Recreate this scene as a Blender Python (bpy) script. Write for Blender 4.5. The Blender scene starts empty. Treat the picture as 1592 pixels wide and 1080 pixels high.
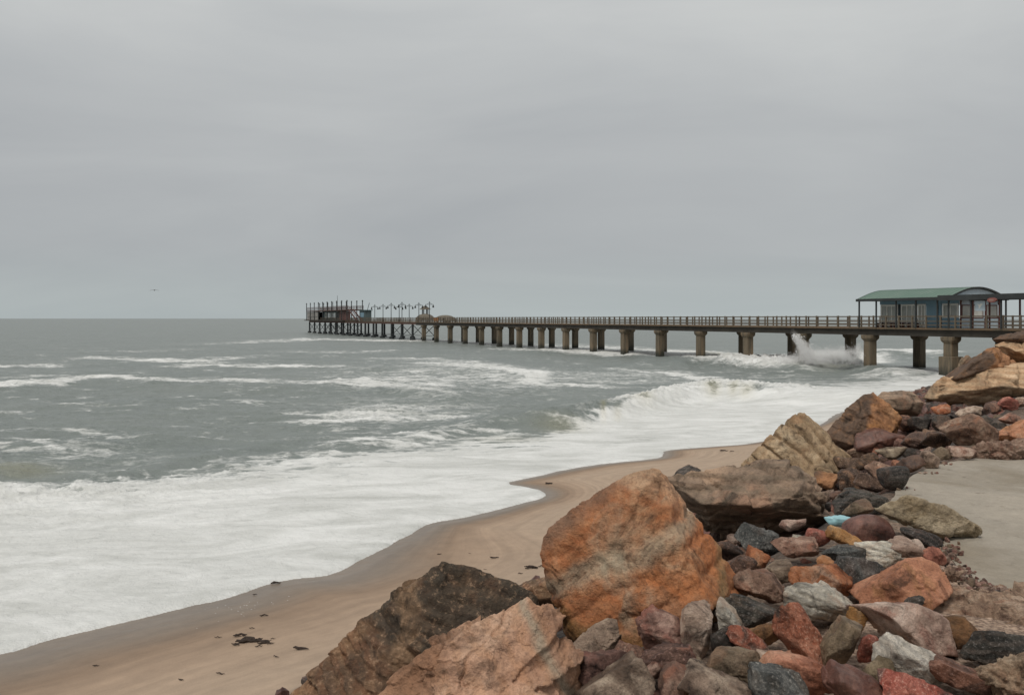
import bpy, bmesh, math, random
import numpy as np
from mathutils import Vector, Matrix

# ------------------------------------------------------------------ camera, sky, sun, exposure
scene = bpy.context.scene
F = 1379.0            # focal length in photo pixels (1592 wide)
CX, HY = 796.0, 495.0 # column of the view axis, row of the horizon
EYE = 5.6             # eye height above the sea

cam_data = bpy.data.cameras.new("camera")
cam = bpy.data.objects.new("camera", cam_data)
scene.collection.objects.link(cam)
cam.location = (0, 0, EYE)
cam.rotation_euler = (math.radians(90), 0, 0)
cam_data.sensor_width = 36.0
cam_data.lens = F / 1592 * 36.0
cam_data.shift_y = -(540 - HY) / 1592
cam_data.clip_start = 0.1
cam_data.clip_end = 60000
scene.camera = cam

world = bpy.data.worlds.new("World")
scene.world = world
world.use_nodes = True
wn = world.node_tree; wn.nodes.clear()
SUN_EL, SUN_AZ = math.radians(60), math.radians(-150)   # behind the camera, to the left, through cloud


def nnode(nt, t, **kw):
    n = nt.nodes.new(t)
    for k, v in kw.items():
        setattr(n, k, v)
    return n


def ramp(nt, stops, interp='LINEAR'):
    r = nt.nodes.new('ShaderNodeValToRGB')
    el = r.color_ramp.elements
    r.color_ramp.interpolation = interp
    while len(el) > 1:
        el.remove(el[-1])
    el[0].position = stops[0][0]; el[0].color = (*stops[0][1], 1)
    for p, c in stops[1:]:
        e = el.new(p); e.color = (*c, 1)
    return r


def g(v):
    return (v, v, v)


def build_world():
    nt = wn; L = nt.links
    out = nnode(nt, 'ShaderNodeOutputWorld')
    tc = nnode(nt, 'ShaderNodeTexCoord')
    sep = nnode(nt, 'ShaderNodeSeparateXYZ'); L.new(tc.outputs['Generated'], sep.inputs[0])
    # overcast luminance by elevation: dim band low down, brighter overhead
    zr = ramp(nt, [(0.0, (.42, .465, .470)), (0.03, (.43, .468, .474)), (0.075, (.43, .452, .463)), (0.13, (.43, .448, .460)),
                   (0.20, (.455, .472, .482)), (0.33, (.56, .575, .575)), (0.6, (.52, .52, .515)), (1.0, (.48, .48, .475))])
    L.new(sep.outputs['Z'], zr.inputs[0])
    # cloud streaks: the direction projected on a flat cloud base
    addz = nnode(nt, 'ShaderNodeMath', operation='ADD'); addz.inputs[1].default_value = 0.12
    L.new(sep.outputs['Z'], addz.inputs[0])
    mx = nnode(nt, 'ShaderNodeMath', operation='MAXIMUM'); mx.inputs[1].default_value = 0.05
    L.new(addz.outputs[0], mx.inputs[0])
    dv = nnode(nt, 'ShaderNodeVectorMath', operation='DIVIDE')
    cmb = nnode(nt, 'ShaderNodeCombineXYZ')
    for i in range(3):
        L.new(mx.outputs[0], cmb.inputs[i])
    L.new(tc.outputs['Generated'], dv.inputs[0]); L.new(cmb.outputs[0], dv.inputs[1])
    mp = nnode(nt, 'ShaderNodeMapping'); mp.inputs['Scale'].default_value = (2.2, 2.2, 9.5)
    mp.inputs['Location'].default_value = (3.1, 0.4, 0)
    L.new(tc.outputs['Generated'], mp.inputs[0])
    n1 = nnode(nt, 'ShaderNodeTexNoise'); n1.inputs['Scale'].default_value = 0.9
    n1.inputs['Detail'].default_value = 7; n1.inputs['Roughness'].default_value = 0.52; n1.inputs['Distortion'].default_value = 0.5
    L.new(mp.outputs[0], n1.inputs['Vector'])
    cr = ramp(nt, [(0.25, (.88, .89, .905)), (0.5, (1, 1, 1)), (0.75, (1.12, 1.115, 1.10))])
    L.new(n1.outputs['Fac'], cr.inputs[0])
    mul = nnode(nt, 'ShaderNodeMix', data_type='RGBA', blend_type='MULTIPLY'); mul.inputs['Factor'].default_value = 1
    L.new(zr.outputs[0], mul.inputs['A']); L.new(cr.outputs[0], mul.inputs['B'])
    sky = nnode(nt, 'ShaderNodeTexSky', sky_type='NISHITA', sun_disc=False)
    sky.sun_elevation = SUN_EL; sky.sun_rotation = SUN_AZ
    bg1 = nnode(nt, 'ShaderNodeBackground'); bg1.inputs['Strength'].default_value = 0.05
    L.new(sky.outputs[0], bg1.inputs['Color'])
    bg2 = nnode(nt, 'ShaderNodeBackground'); bg2.inputs['Strength'].default_value = 1.0
    L.new(mul.outputs['Result'], bg2.inputs['Color'])
    ms = nnode(nt, 'ShaderNodeMixShader'); ms.inputs[0].default_value = 0.97
    L.new(bg1.outputs[0], ms.inputs[1]); L.new(bg2.outputs[0], ms.inputs[2])
    L.new(ms.outputs[0], out.inputs['Surface'])


build_world()

sun_data = bpy.data.lights.new("sun", 'SUN')
sun_data.energy = 2.0
sun_data.angle = math.radians(20)
sun_data.color = (1.0, 0.95, 0.88)
sun = bpy.data.objects.new("sun", sun_data)
scene.collection.objects.link(sun)
sdir = Vector((math.sin(SUN_AZ) * math.cos(SUN_EL), math.cos(SUN_AZ) * math.cos(SUN_EL), math.sin(SUN_EL)))
sun.rotation_euler = sdir.to_track_quat('Z', 'Y').to_euler()

scene.view_settings.view_transform = 'Standard'
scene.view_settings.look = 'None'
scene.view_settings.gamma = 1
scene.view_settings.exposure = 0.0
scene.cycles.max_bounces = 6

# ------------------------------------------------------------------ tagging
COL = scene.collection


def tag(o, label=None, cat=None, group=None, kind=None):
    if label: o['label'] = label
    if cat: o['category'] = cat
    if group: o['group'] = group
    if kind: o['kind'] = kind
    return o


def empty(name, loc, rz=0.0):
    o = bpy.data.objects.new(name, None)
    o.location = loc; o.rotation_euler = (0, 0, rz)
    o.empty_display_size = 0.3
    COL.objects.link(o)
    return o


def link_mesh(name, me, mat=None, parent=None, loc=None):
    o = bpy.data.objects.new(name, me)
    COL.objects.link(o)
    if mat is not None and not me.materials:
        me.materials.append(mat)
    if parent is not None: o.parent = parent
    if loc is not None: o.location = loc
    return o


# ------------------------------------------------------------------ vectorised noise
_rs = np.random.RandomState(11)
_perm = _rs.permutation(256); _perm = np.concatenate([_perm, _perm, _perm])
_gr = _rs.normal(size=(256, 3)); _gr /= np.linalg.norm(_gr, axis=1)[:, None]


def perlin(p):
    p = np.asarray(p, dtype=np.float64)
    i = np.floor(p).astype(np.int64); f = p - i
    u = f * f * f * (f * (f * 6 - 15) + 10)
    i &= 255
    res = 0
    for dx in (0, 1):
        wx = u[:, 0] if dx else 1 - u[:, 0]
        for dy in (0, 1):
            wy = u[:, 1] if dy else 1 - u[:, 1]
            for dz in (0, 1):
                wz = u[:, 2] if dz else 1 - u[:, 2]
                h = _perm[_perm[_perm[(i[:, 0] + dx) & 255] + ((i[:, 1] + dy) & 255)] + ((i[:, 2] + dz) & 255)]
                gv = _gr[h]
                res = res + wx * wy * wz * (gv[:, 0] * (f[:, 0] - dx) + gv[:, 1] * (f[:, 1] - dy) + gv[:, 2] * (f[:, 2] - dz))
    return res * 1.5


def fbm(p, octaves=4, gain=0.5, lac=2.03, ridge=False):
    a = 1.0; s = 0; t = 0
    p = np.array(p, dtype=np.float64)
    for _ in range(octaves):
        n = perlin(p)
        if ridge: n = 1 - 2 * np.abs(n)
        s = s + a * n; t += a
        a *= gain; p = p * lac + 17.3
    return s / t


def sstep(a, b, x):
    t = np.clip((x - a) / (b - a), 0, 1)
    return t * t * (3 - 2 * t)


# ------------------------------------------------------------------ plan geometry from the view
def ray_at_z(px, py, z):
    y = (EYE - z) * F / (py - HY)
    return ((px - CX) / F * y, y)


def pt(px, py, d):
    return Vector(((px - CX) / F * d, d, EYE - (py - HY) / F * d))


def sdist(x, y, poly):
    """signed distance to an open polyline; positive on its right-hand side (landward)"""
    x = np.asarray(x, float); y = np.asarray(y, float)
    best = np.full(x.shape, 1e18); sgn = np.ones(x.shape)
    for (ax, ay), (bx, by) in zip(poly[:-1], poly[1:]):
        dx, dy = bx - ax, by - ay
        L2 = dx * dx + dy * dy
        t = np.clip(((x - ax) * dx + (y - ay) * dy) / L2, 0, 1)
        qx = x - (ax + t * dx); qy = y - (ay + t * dy)
        d = qx * qx + qy * qy
        cr = dx * (y - ay) - dy * (x - ax)
        m = d < best - 1e-9
        best = np.where(m, d, best)
        sgn = np.where(m, np.where(cr < 0, 1.0, -1.0), sgn)
    return np.sqrt(best) * sgn


WZ = 0.36
wl_px = [(0, 1018), (75, 995), (150, 976), (215, 962), (290, 942), (360, 928), (420, 905), (470, 898), (520, 893), (560, 870), (600, 850),
         (640, 828), (665, 812), (720, 805), (770, 793), (805, 783), (838, 776), (850, 768), (834, 760), (776, 752), (830, 741), (880, 729), (950, 719),
         (1020, 713), (1031, 708), (1030, 700), (1080, 696), (1180, 689)]
WL = [ray_at_z(a, b, WZ) for a, b in wl_px]
WL = [(-60, -14), (-24, 3), (-11.5, 11.6)] + WL + [(14.3, 42), (18.5, 50), (26, 60), (34, 71), (50, 92), (100, 156), (400, 560)]


def smooth_poly(P, n=2):
    for _ in range(n):
        Q = [P[0]]
        for a, b in zip(P[:-1], P[1:]):
            Q.append((a[0] * .75 + b[0] * .25, a[1] * .75 + b[1] * .25))
            Q.append((a[0] * .25 + b[0] * .75, a[1] * .25 + b[1] * .75))
        Q.append(P[-1]); P = Q
    return P


WL = smooth_poly(WL, 1)
TOE = [(-60, -22), (-20, -10), (-8, 4), (-2.8, 11.3), (.6, 16), (5, 22), (10, 31), (17, 43), (32, 66), (48, 84), (98, 146), (400, 540)]


def terrain_h(x, y, detail=True, sink=False):
    s = sdist(x, y, TOE); w = sdist(x, y, WL)
    bank = 0.9 + 3.1 * np.clip(s / 6.9, 0, 1)
    beach = WZ + (0.9 - WZ) * (np.maximum(w, 0) / (np.maximum(w, 0) + np.maximum(-s, 0) + 1e-6)) ** 1.1
    sea = WZ - 0.045 * np.maximum(-w, 0) - 0.02
    sea = np.maximum(sea, -4)
    z = np.where(s > 0, bank, np.where(w > 0, beach, sea + 0.02))
    if sink: z = z - .25 * sstep(.3, 1.2, s) * (1 - sstep(6.1, 6.7, s))
    if detail:
        p = np.stack([x, y, np.zeros_like(x)], 1)
        z = z + np.where(s > 0, 0.10 * np.clip(s, 0, 1) * np.clip((9 - s) / 3, .1, 1), 0.0) * fbm(p * 1.7, 4)
        b = np.clip(w / 2, 0, 1) * (s <= 0)
        z = z + b * 0.035 * perlin(p * 0.35) + b * .006 * perlin(p * 2.3)
    return z


def th(x, y):
    return float(terrain_h(np.array([x]), np.array([y]), False)[0])


def hit(px, py, off=0.0):
    """where the sight line through a photo pixel meets the bank (raised by off)"""
    d = 3.0
    ys = np.concatenate([np.arange(2.5, 30, 0.05), np.arange(30, 90, .2)])
    xs = (px - CX) / F * ys
    zs = EYE - (py - HY) / F * ys
    h = terrain_h(xs, ys, False) + off
    k = np.where(zs < h)[0]
    i = k[0] if len(k) else len(ys) - 1
    return float(ys[i])


# ------------------------------------------------------------------ material helpers
def new_mat(name):
    m = bpy.data.materials.new(name); m.use_nodes = True
    nt = m.node_tree
    b = nt.nodes['Principled BSDF']
    return m, nt, b


def noise_node(nt, vec, scale, detail=5, rough=0.55, dist=0.0):
    n = nnode(nt, 'ShaderNodeTexNoise')
    n.inputs['Scale'].default_value = scale; n.inputs['Detail'].default_value = detail
    n.inputs['Roughness'].default_value = rough; n.inputs['Distortion'].default_value = dist
    if vec is not None: nt.links.new(vec, n.inputs['Vector'])
    return n


def mixc(nt, fac, a, b, blend='MIX'):
    m = nnode(nt, 'ShaderNodeMix', data_type='RGBA', blend_type=blend)
    for s, v in (('Factor', fac), ('A', a), ('B', b)):
        if isinstance(v, (int, float)): m.inputs[s].default_value = v
        elif isinstance(v, tuple): m.inputs[s].default_value = (*v, 1)
        else: nt.links.new(v, m.inputs[s])
    return m.outputs['Result']


def math_n(nt, op, a, b=0.0, clamp=False):
    m = nnode(nt, 'ShaderNodeMath', operation=op); m.use_clamp = clamp
    for i, v in enumerate((a, b)):
        if isinstance(v, (int, float)): m.inputs[i].default_value = v
        else: nt.links.new(v, m.inputs[i])
    return m.outputs[0]


def bumpn(nt, h, strength, dist, normal=None):
    b = nnode(nt, 'ShaderNodeBump'); b.inputs['Strength'].default_value = strength; b.inputs['Distance'].default_value = dist
    nt.links.new(h, b.inputs['Height'])
    if normal is not None: nt.links.new(normal, b.inputs['Normal'])
    return b.outputs[0]


def simple_mat(name, col, rough=0.7, var=0.35, scale=1.5, bump=0.3, bdist=0.01, metal=0.0, col2=None, spec=0.4):
    m, nt, b = new_mat(name)
    tc = nnode(nt, 'ShaderNodeTexCoord')
    n = noise_node(nt, tc.outputs['Object'], scale, 6, 0.65)
    c2 = col2 if col2 else tuple(c * (1 - var) for c in col)
    r = ramp(nt, [(0.35, col), (0.68, c2)])
    nt.links.new(n.outputs['Fac'], r.inputs[0])
    nt.links.new(r.outputs[0], b.inputs['Base Color'])
    b.inputs['Roughness'].default_value = rough; b.inputs['Metallic'].default_value = metal
    b.inputs['Specular IOR Level'].default_value = spec
    if bump:
        n2 = noise_node(nt, tc.outputs['Object'], scale * 8, 4, 0.6)
        nt.links.new(bumpn(nt, n2.outputs['Fac'], bump, bdist), b.inputs['Normal'])
    return m


# ------------------------------------------------------------------ ground sheet
def grid_mesh(name, xs, ys, zfun, attrs=None):
    X, Y = np.meshgrid(xs, ys)
    x = X.ravel(); y = Y.ravel()
    z = zfun(x, y)
    return mesh_from_grid(name, x, y, z, len(xs), len(ys), attrs)


def mesh_from_grid(name, x, y, z, nx, ny, attrs=None):
    me = bpy.data.meshes.new(name)
    nv = nx * ny
    me.vertices.add(nv)
    co = np.stack([x, y, z], 1).astype(np.float32)
    me.vertices.foreach_set('co', co.ravel())
    j, i = np.meshgrid(np.arange(nx - 1), np.arange(ny - 1))
    a = (i * nx + j).ravel()
    q = np.stack([a, a + 1, a + 1 + nx, a + nx], 1).astype(np.int32)
    nf = len(q)
    me.loops.add(nf * 4); me.loops.foreach_set('vertex_index', q.ravel())
    me.polygons.add(nf)
    me.polygons.foreach_set('loop_start', np.arange(nf, dtype=np.int32) * 4)
    me.polygons.foreach_set('loop_total', np.full(nf, 4, np.int32))
    me.polygons.foreach_set('use_smooth', np.ones(nf, bool))
    me.update()
    for k, v in (attrs or {}).items():
        at = me.attributes.new(k, 'FLOAT', 'POINT')
        at.data.foreach_set('value', np.asarray(v, np.float32))
    return me


def build_ground():
    xs = np.unique(np.concatenate([np.linspace(-400, -30, 30), np.arange(-30, -10, .6), np.arange(-10, 22, 0.09), np.arange(22, 60, .5), np.linspace(60, 600, 50)]))
    ys = np.unique(np.concatenate([np.linspace(-120, -8, 25), np.arange(-8, 3, .4), np.arange(3, 22, 0.09), np.arange(22, 46, .2), np.arange(46, 110, 1.0), np.linspace(110, 800, 60)]))
    X, Y = np.meshgrid(xs, ys); x = X.ravel(); y = Y.ravel()
    z = terrain_h(x, y, True, True)
    w = sdist(x, y, WL); s = sdist(x, y, TOE)
    me = mesh_from_grid("ground", x, y, z, len(xs), len(ys), {'wl': w * (1 + 2.0 * sstep(18, 26, y)), 'toe': s})
    m, nt, b = new_mat("sand_and_bank")
    L = nt.links
    geo = nnode(nt, 'ShaderNodeNewGeometry')
    aw = nnode(nt, 'ShaderNodeAttribute', attribute_name='wl'); at = nnode(nt, 'ShaderNodeAttribute', attribute_name='toe')
    P = geo.outputs['Position']
    big = noise_node(nt, P, 0.35, 3, 0.5)
    wv = math_n(nt, 'ADD', aw.outputs['Fac'], math_n(nt, 'MULTIPLY', math_n(nt, 'SUBTRACT', big.outputs['Fac'], 0.5), 1.3))
    mr = nnode(nt, 'ShaderNodeMapRange'); mr.inputs['From Min'].default_value = 0; mr.inputs['From Max'].default_value = 6
    L.new(wv, mr.inputs['Value'])
    sand = ramp(nt, [(0.0, (.185, .145, .11)), (0.18, (.195, .152, .114)), (0.34, (.25, .176, .12)), (0.5, (.335, .242, .17)), (0.8, (.375, .282, .205))])
    L.new(mr.outputs[0], sand.inputs[0])
    fine = noise_node(nt, P, 60, 3, 0.7)
    med = noise_node(nt, P, 3.0, 4, 0.6)
    sc = mixc(nt, 0.5, sand.outputs[0], ramp_out(nt, med.outputs['Fac'], [(0.3, g(.42)), (0.7, g(.58))]), 'OVERLAY')
    sc = mixc(nt, 0.35, sc, ramp_out(nt, fine.outputs['Fac'], [(0.3, g(.35)), (0.7, g(.65))]), 'OVERLAY')
    cv = nnode(nt, 'ShaderNodeCombineXYZ'); sx = nnode(nt, 'ShaderNodeSeparateXYZ'); L.new(P, sx.inputs[0])
    L.new(math_n(nt, 'MULTIPLY', aw.outputs['Fac'], 1.6), cv.inputs[0]); L.new(math_n(nt, 'MULTIPLY', sx.outputs['X'], .22), cv.inputs[1]); L.new(math_n(nt, 'MULTIPLY', sx.outputs['Y'], .12), cv.inputs[2])
    wash = noise_node(nt, cv.outputs[0], 1.6, 6, .62, .4)
    sc = mixc(nt, .45, sc, ramp_out(nt, wash.outputs['Fac'], [(.34, g(.36)), (.5, g(.5)), (.62, g(.6))]), 'OVERLAY')
    # bank: gravel and soil, coloured near black to deepen the shade between the stones
    gv = nnode(nt, 'ShaderNodeTexVoronoi'); gv.inputs['Scale'].default_value = 14; L.new(P, gv.inputs['Vector'])
    gr = ramp(nt, [(0.0, (.045, .03, .022)), (0.5, (.022, .016, .013)), (1.0, (.06, .042, .03))])
    L.new(gv.outputs['Color'], gr.inputs[0])
    # plateau: sandy grit
    plat = mixc(nt, ramp_out(nt, noise_node(nt, P, 30, 6, .75).outputs['Fac'], [(.4, g(0)), (.6, g(1))]), (.11, .07, .05), (.45, .33, .245))
    mp = nnode(nt, 'ShaderNodeMapRange'); mp.inputs['From Min'].default_value = 6.6; mp.inputs['From Max'].default_value = 7.6
    L.new(at.outputs['Fac'], mp.inputs['Value'])
    bank = mixc(nt, mp.outputs[0], gr.outputs[0], plat)
    mb = nnode(nt, 'ShaderNodeMapRange'); mb.inputs['From Min'].default_value = 0.2; mb.inputs['From Max'].default_value = 1.0
    L.new(at.outputs['Fac'], mb.inputs['Value'])
    L.new(mixc(nt, mb.outputs[0], sc, bank), b.inputs['Base Color'])
    rr = nnode(nt, 'ShaderNodeMapRange'); rr.inputs['From Min'].default_value = 0.5; rr.inputs['From Max'].default_value = 2.2
    rr.inputs['To Min'].default_value = 0.36; rr.inputs['To Max'].default_value = 0.9
    L.new(wv, rr.inputs['Value']); L.new(rr.outputs[0], b.inputs['Roughness'])
    n1 = bumpn(nt, med.outputs['Fac'], 0.25, 0.02)
    n2 = bumpn(nt, fine.outputs['Fac'], 0.25, 0.004, n1)
    fp = nnode(nt, 'ShaderNodeTexVoronoi', feature='SMOOTH_F1'); fp.inputs['Scale'].default_value = 1.9; L.new(P, fp.inputs['Vector'])
    n2 = bumpn(nt, ramp_out(nt, fp.outputs['Distance'], [(.05, g(0)), (.3, g(1))]), .35, .03, n2)
    n3 = bumpn(nt, math_n(nt, 'MULTIPLY', gv.outputs['Distance'], mb.outputs[0]), 1.0, 0.05, n2)
    L.new(n3, b.inputs['Normal'])
    o = link_mesh("ground", me, m)
    o['kind'] = 'structure'


def ramp_out(nt, fac, stops):
    r = ramp(nt, stops); nt.links.new(fac, r.inputs[0]); return r.outputs[0]


build_ground()

# ------------------------------------------------------------------ the sea
def polyd(px, py, line, ysc):
    """distance in photo-plan units to a wave line, rows weighted, plus signed row offset and position along it"""
    best = np.full(px.shape, 1e9); sg = np.zeros(px.shape); wd = np.zeros(px.shape)
    for a, b in zip(line[:-1], line[1:]):
        ax, ay = a[0], a[1] * ysc; bx, by = b[0], b[1] * ysc
        dx, dy = bx - ax, by - ay
        t = np.clip(((px - ax) * dx + (py * ysc - ay) * dy) / (dx * dx + dy * dy), 0, 1)
        qx = px - (ax + t * dx); qy = py * ysc - (ay + t * dy)
        d = np.hypot(qx, qy)
        m = d < best
        best = np.where(m, d, best); sg = np.where(m, qy, sg)
        wa = a[2] if len(a) > 2 else 1.0; wb = b[2] if len(b) > 2 else 1.0
        wd = np.where(m, wa + (wb - wa) * t, wd)
    return best, sg, wd


def interp_rows(px, pts):
    xs = [p[0] for p in pts]; ys = [p[1] for p in pts]
    return np.interp(px, xs, ys)


def build_sea():
    rows = np.concatenate([[0.06, .12, .25, .4, .6, .85, 1.15, 1.5], np.arange(2.0, 60, 0.62), np.arange(60, 330, .8), np.arange(330, 760, 1.6)])
    Yr = (EYE * F / rows)
    cols = np.concatenate([np.linspace(-2600, -900, 60, endpoint=False), np.linspace(-900, 900, 820, endpoint=False), np.linspace(900, 2600, 60)]) / F
    T, YY = np.meshgrid(cols, Yr)
    x = (T * YY).ravel(); y = YY.ravel()
    nx, ny = len(cols), len(Yr)
    px = CX + F * x / y; py = HY + F * EYE / y
    p3 = np.stack([x, y, np.zeros_like(x)], 1)
    w = sdist(x, y, WL) + (.16 * fbm(p3 * .8, 5, .6) + .02 * perlin(p3 * 9)) * (y < 60); off = -w
    cr = np.stack([x * .22, y * .6, np.zeros_like(x)], 1)   # stretched along the crests
    nA = fbm(cr * .8, 5, .55); nB = fbm(p3 * .45 + 31, 5, .6); nC = fbm(p3 * 1.6 + 5, 4, .6)
    nF = fbm(np.stack([x * .55, y * 1.5, np.zeros_like(x) + 4], 1), 5, .62)
    nL = fbm(np.stack([x * .045, y * .22, np.zeros_like(x) + 8], 1), 4, .6)
    nearw = 1 - sstep(18, 40, y)
    nW = fbm(p3 * .5 + 2.2 * np.stack([nB, nC, nB * 0], 1), 5, .62)
    nS = (.55 * nA + .45 * nF) * (1 - .8 * nearw) + .45 * nB + .9 * nearw * nW
    foam = np.zeros_like(x)
    # foreground sheet of white water
    up = interp_rows(px, [(-900, 770), (0, 742), (60, 748), (100, 742), (200, 733), (240, 737), (330, 708), (400, 692), (470, 672), (520, 652), (600, 648), (680, 652), (740, 658), (820, 662), (900, 654), (960, 640),
                          (1050, 615), (1110, 609), (1180, 618), (1300, 610), (1450, 600), (1600, 560), (2400, 540)])
    core = interp_rows(px, [(-900, 800), (0, 775), (120, 768), (250, 772), (420, 775), (560, 765), (700, 742), (860, 706), (940, 664), (1000, 640), (1100, 617), (1200, 628), (1450, 608), (1600, 570), (2400, 550)])
    q = (py - up) / np.maximum(core - up, 4)
    v = q + 1.1 * nS + .3 * nC
    sheet = sstep(-0.05, 0.95, v) * sstep(-6, 6, py - up + 22 * nA)
    sheet = np.where(q > 1.0, np.maximum(sheet, .60 + .26 * sstep(1, 3.0, q) + .5 * nS + .2 * nL), sheet)
    foam = np.maximum(foam, np.clip(sheet, 0, 1))
    # thin grey sheen where the swash lies flat on the sand near the far right edge
    thin = np.exp(-((px - 1010) / 190) ** 2) * np.exp(-((py - (692 + (1010 - px) * .09)) / 11) ** 2)
    foam = np.clip(foam - .22 * thin, 0, 1)
    # wet grey gap behind the near breaker
    gap = sstep(0.3, 1, np.exp(-((px - 905) / 75) ** 2 - ((py - 650 - (905 - px) * .05) / 11) ** 2))
    lines = [
        # (polyline px,py,strength), row half-width, ysc, fray
        ([(-60, 612, 1), (0, 608, 1), (60, 603, .9), (90, 604, 1), (120, 596, 1), (165, 592, 1), (230, 597, .8), (300, 600, .7), (330, 596, .8), (400, 598, .8), (470, 602, .6), (520, 604, .8), (600, 608, .8), (700, 618, .5)], 5.0, 6),
        ([(500, 602, .3), (560, 600, .9), (600, 606, 1), (650, 611, .6)], 6, 5),
        ([(-100, 573, .8), (0, 571, .7), (80, 570, .8), (120, 568, .2)], 2.2, 12),
        ([(100, 561, .3), (150, 557, .7), (220, 561, .8), (300, 562, .8), (400, 556, .4)], 2.6, 10),
        ([(270, 572, .5), (330, 567, .8), (380, 571, .9), (470, 571, .8), (560, 575, .3)], 3.0, 10),
        ([(300, 536, .3), (400, 533, .6), (470, 530, .5)], 1.6, 16),
        ([(400, 531, .4), (480, 528, .7), (600, 530, .7), (700, 531, .8), (760, 536, .8), (850, 541, .7), (960, 548, .6)], 1.7, 16),
        ([(0, 588, .2), (60, 586, .6), (150, 583, .4)], 1.6, 14),
        ([(40, 627, .2), (110, 632, .5), (170, 634, .3)], 2, 12),
        ([(560, 558, .3), (660, 560, .7), (760, 566, .5)], 2.2, 12),
        ([(120, 545, .2), (210, 547, .5), (300, 545, .3)], 1.3, 16),
        ([(250, 620, .2), (380, 628, .5), (470, 634, .4)], 2.4, 12),
        ([(420, 547, .3), (520, 549, .6), (600, 546, .5)], 1.4, 16),
        ([(640, 568, .4), (700, 572, .8), (770, 577, .9), (830, 586, 1), (830, 597, .8)], 7.0, 4),
        ([(820, 598, .8), (880, 600, .7), (960, 603, .6), (1010, 603, .4)], 2.6, 10),
        ([(960, 576, .4), (1010, 580, .8), (1060, 585, .8), (1110, 596, 1)], 3.2, 8),
        ([(780, 545, .5), (860, 547, .8), (940, 552, .9), (1000, 553, .9), (1070, 556, .8)], 4.2, 6),
        ([(850, 538, .4), (930, 541, .7), (990, 545, .8), (1060, 549, .9), (1110, 552, .9)], 3.4, 8),
        ([(1085, 562, .7), (1120, 564, 1.1), (1160, 568, 1.5), (1210, 571, 1.6), (1250, 570, 1.6), (1290, 563, 1.5), (1345, 566, 1.4)], 10.0, 3),
        ([(1370, 549, .9), (1420, 552, .9), (1480, 553, .6)], 3.4, 8),
        ([(1340, 590, .6), (1400, 590, .7), (1480, 585, .6)], 5, 5),
        ([(480, 660, .9), (520, 655, 1), (600, 650, .9), (660, 655, .8), (720, 650, .5)], 5.0, 6),
        ([(60, 672, .3), (110, 673, .6), (200, 683, .5)], 1.8, 14),
        ([(130, 690, .5), (200, 689, .7), (240, 684, .3)], 1.8, 14),
        ([(0, 700, .5), (40, 690, .5), (90, 710, .5)], 4, 6),
        ([(900, 652, .9), (960, 640, 1), (1040, 625, 1), (1100, 612, 1), (1180, 614, 1), (1260, 622, 1), (1420, 606, 1)], 12, 3),
    ]
    hump = np.zeros_like(x)
    for ln, hw, ysc in lines:
        lo = min(a[0] for a in ln) - 160; hi = max(a[0] for a in ln) + 160
        ylo = min(a[1] for a in ln) - hw * 8; yhi = max(a[1] for a in ln) + hw * 8
        k = (px > lo) & (px < hi) & (py > ylo) & (py < yhi)
        if not k.any(): continue
        jit = 5.5 * nA[k] * np.clip((py[k] - HY) / 110, .12, 1.2)
        d, sg, wd = polyd(px[k], py[k] + jit, ln, ysc)
        dd = d / (hw * ysc)
        up_ = np.where(sg > 0, dd * 1.5, dd * .62)
        f = wd * np.exp(-(up_ * 1.15) ** 2) * (.92 + .9 * nS[k] + .35 * nC[k]) + 0.45 * nS[k] * np.exp(-(dd / 2.6) ** 2)
        # lacy foam trails on the seaward (upper) side
        foam[k] = np.maximum(foam[k], np.clip(f, 0, 1))
    # general sparse streaks in the surf zone
    surf = sstep(515, 560, py) * (py < up)
    foam = np.maximum(foam, surf * sstep(-.02, .5, nS) * .62)
    # residual lace behind the breakers
    lace = np.exp(-((px - 690) / 230) ** 2 - ((py - 592) / 26) ** 2) + .8 * np.exp(-((px - 640) / 170) ** 2 - ((py - 645) / 22) ** 2) + .7 * np.exp(-((px - 120) / 160) ** 2 - ((py - 715) / 26) ** 2) + .6 * np.exp(-((px - 1000) / 150) ** 2 - ((py - 590) / 14) ** 2)
    foam = np.maximum(foam, np.clip(lace, 0, 1) * np.clip(.50 + .95 * nS + .35 * nL, 0, .9))
    rt = sstep(1000, 1200, px) * sstep(560, 585, py)
    foam = np.maximum(foam, rt * sstep(.0, .6, nS + .2) * .7)
    foam = foam * (1 - .75 * gap)
    # ---- relief
    z = np.zeros_like(x)
    far = np.clip(260 / y, .0, 1) ** .6
    deep = sstep(2, 22, off)
    z += deep * far * .30 * fbm(np.stack([x * .06, y * .16, np.zeros_like(x)], 1), 4, .55)
    z += deep * np.clip(160 / y, 0, 1) * .30 * fbm(np.stack([x * .30, y * .55, np.zeros_like(x) + 6], 1), 5, .6)
    z += sstep(.6, 3, off) * np.clip(60 / y, 0, 1) * .03 * nC
    humps = [([(-200, 616), (0, 611), (165, 598), (300, 604), (470, 607), (560, 605), (700, 620)], .38, 9.0),
             ([(820, 668), (900, 660), (960, 647), (1020, 634), (1080, 619), (1115, 612), (1180, 620), (1260, 630), (1330, 632)], .55, 11.0),
             ([(1060, 568), (1090, 563), (1140, 567), (1240, 576), (1300, 573), (1345, 580), (1380, 586)], .7, 8.0),
             ([(1360, 552), (1430, 551), (1490, 553)], .6, 4.5),
             ([(560, 700), (640, 690), (720, 676), (800, 662)], .3, 9.0),
             ([(820, 550), (900, 548), (1000, 553)], .35, 4),
             ([(300, 640), (420, 645), (560, 640)], .25, 9),
             ([(-50, 690), (100, 700), (240, 690)], .3, 10),
             ([(200, 740), (330, 712), (450, 690), (600, 676)], .16, 7),
             ([(600, 575), (700, 575), (820, 585)], .3, 6)]
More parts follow.
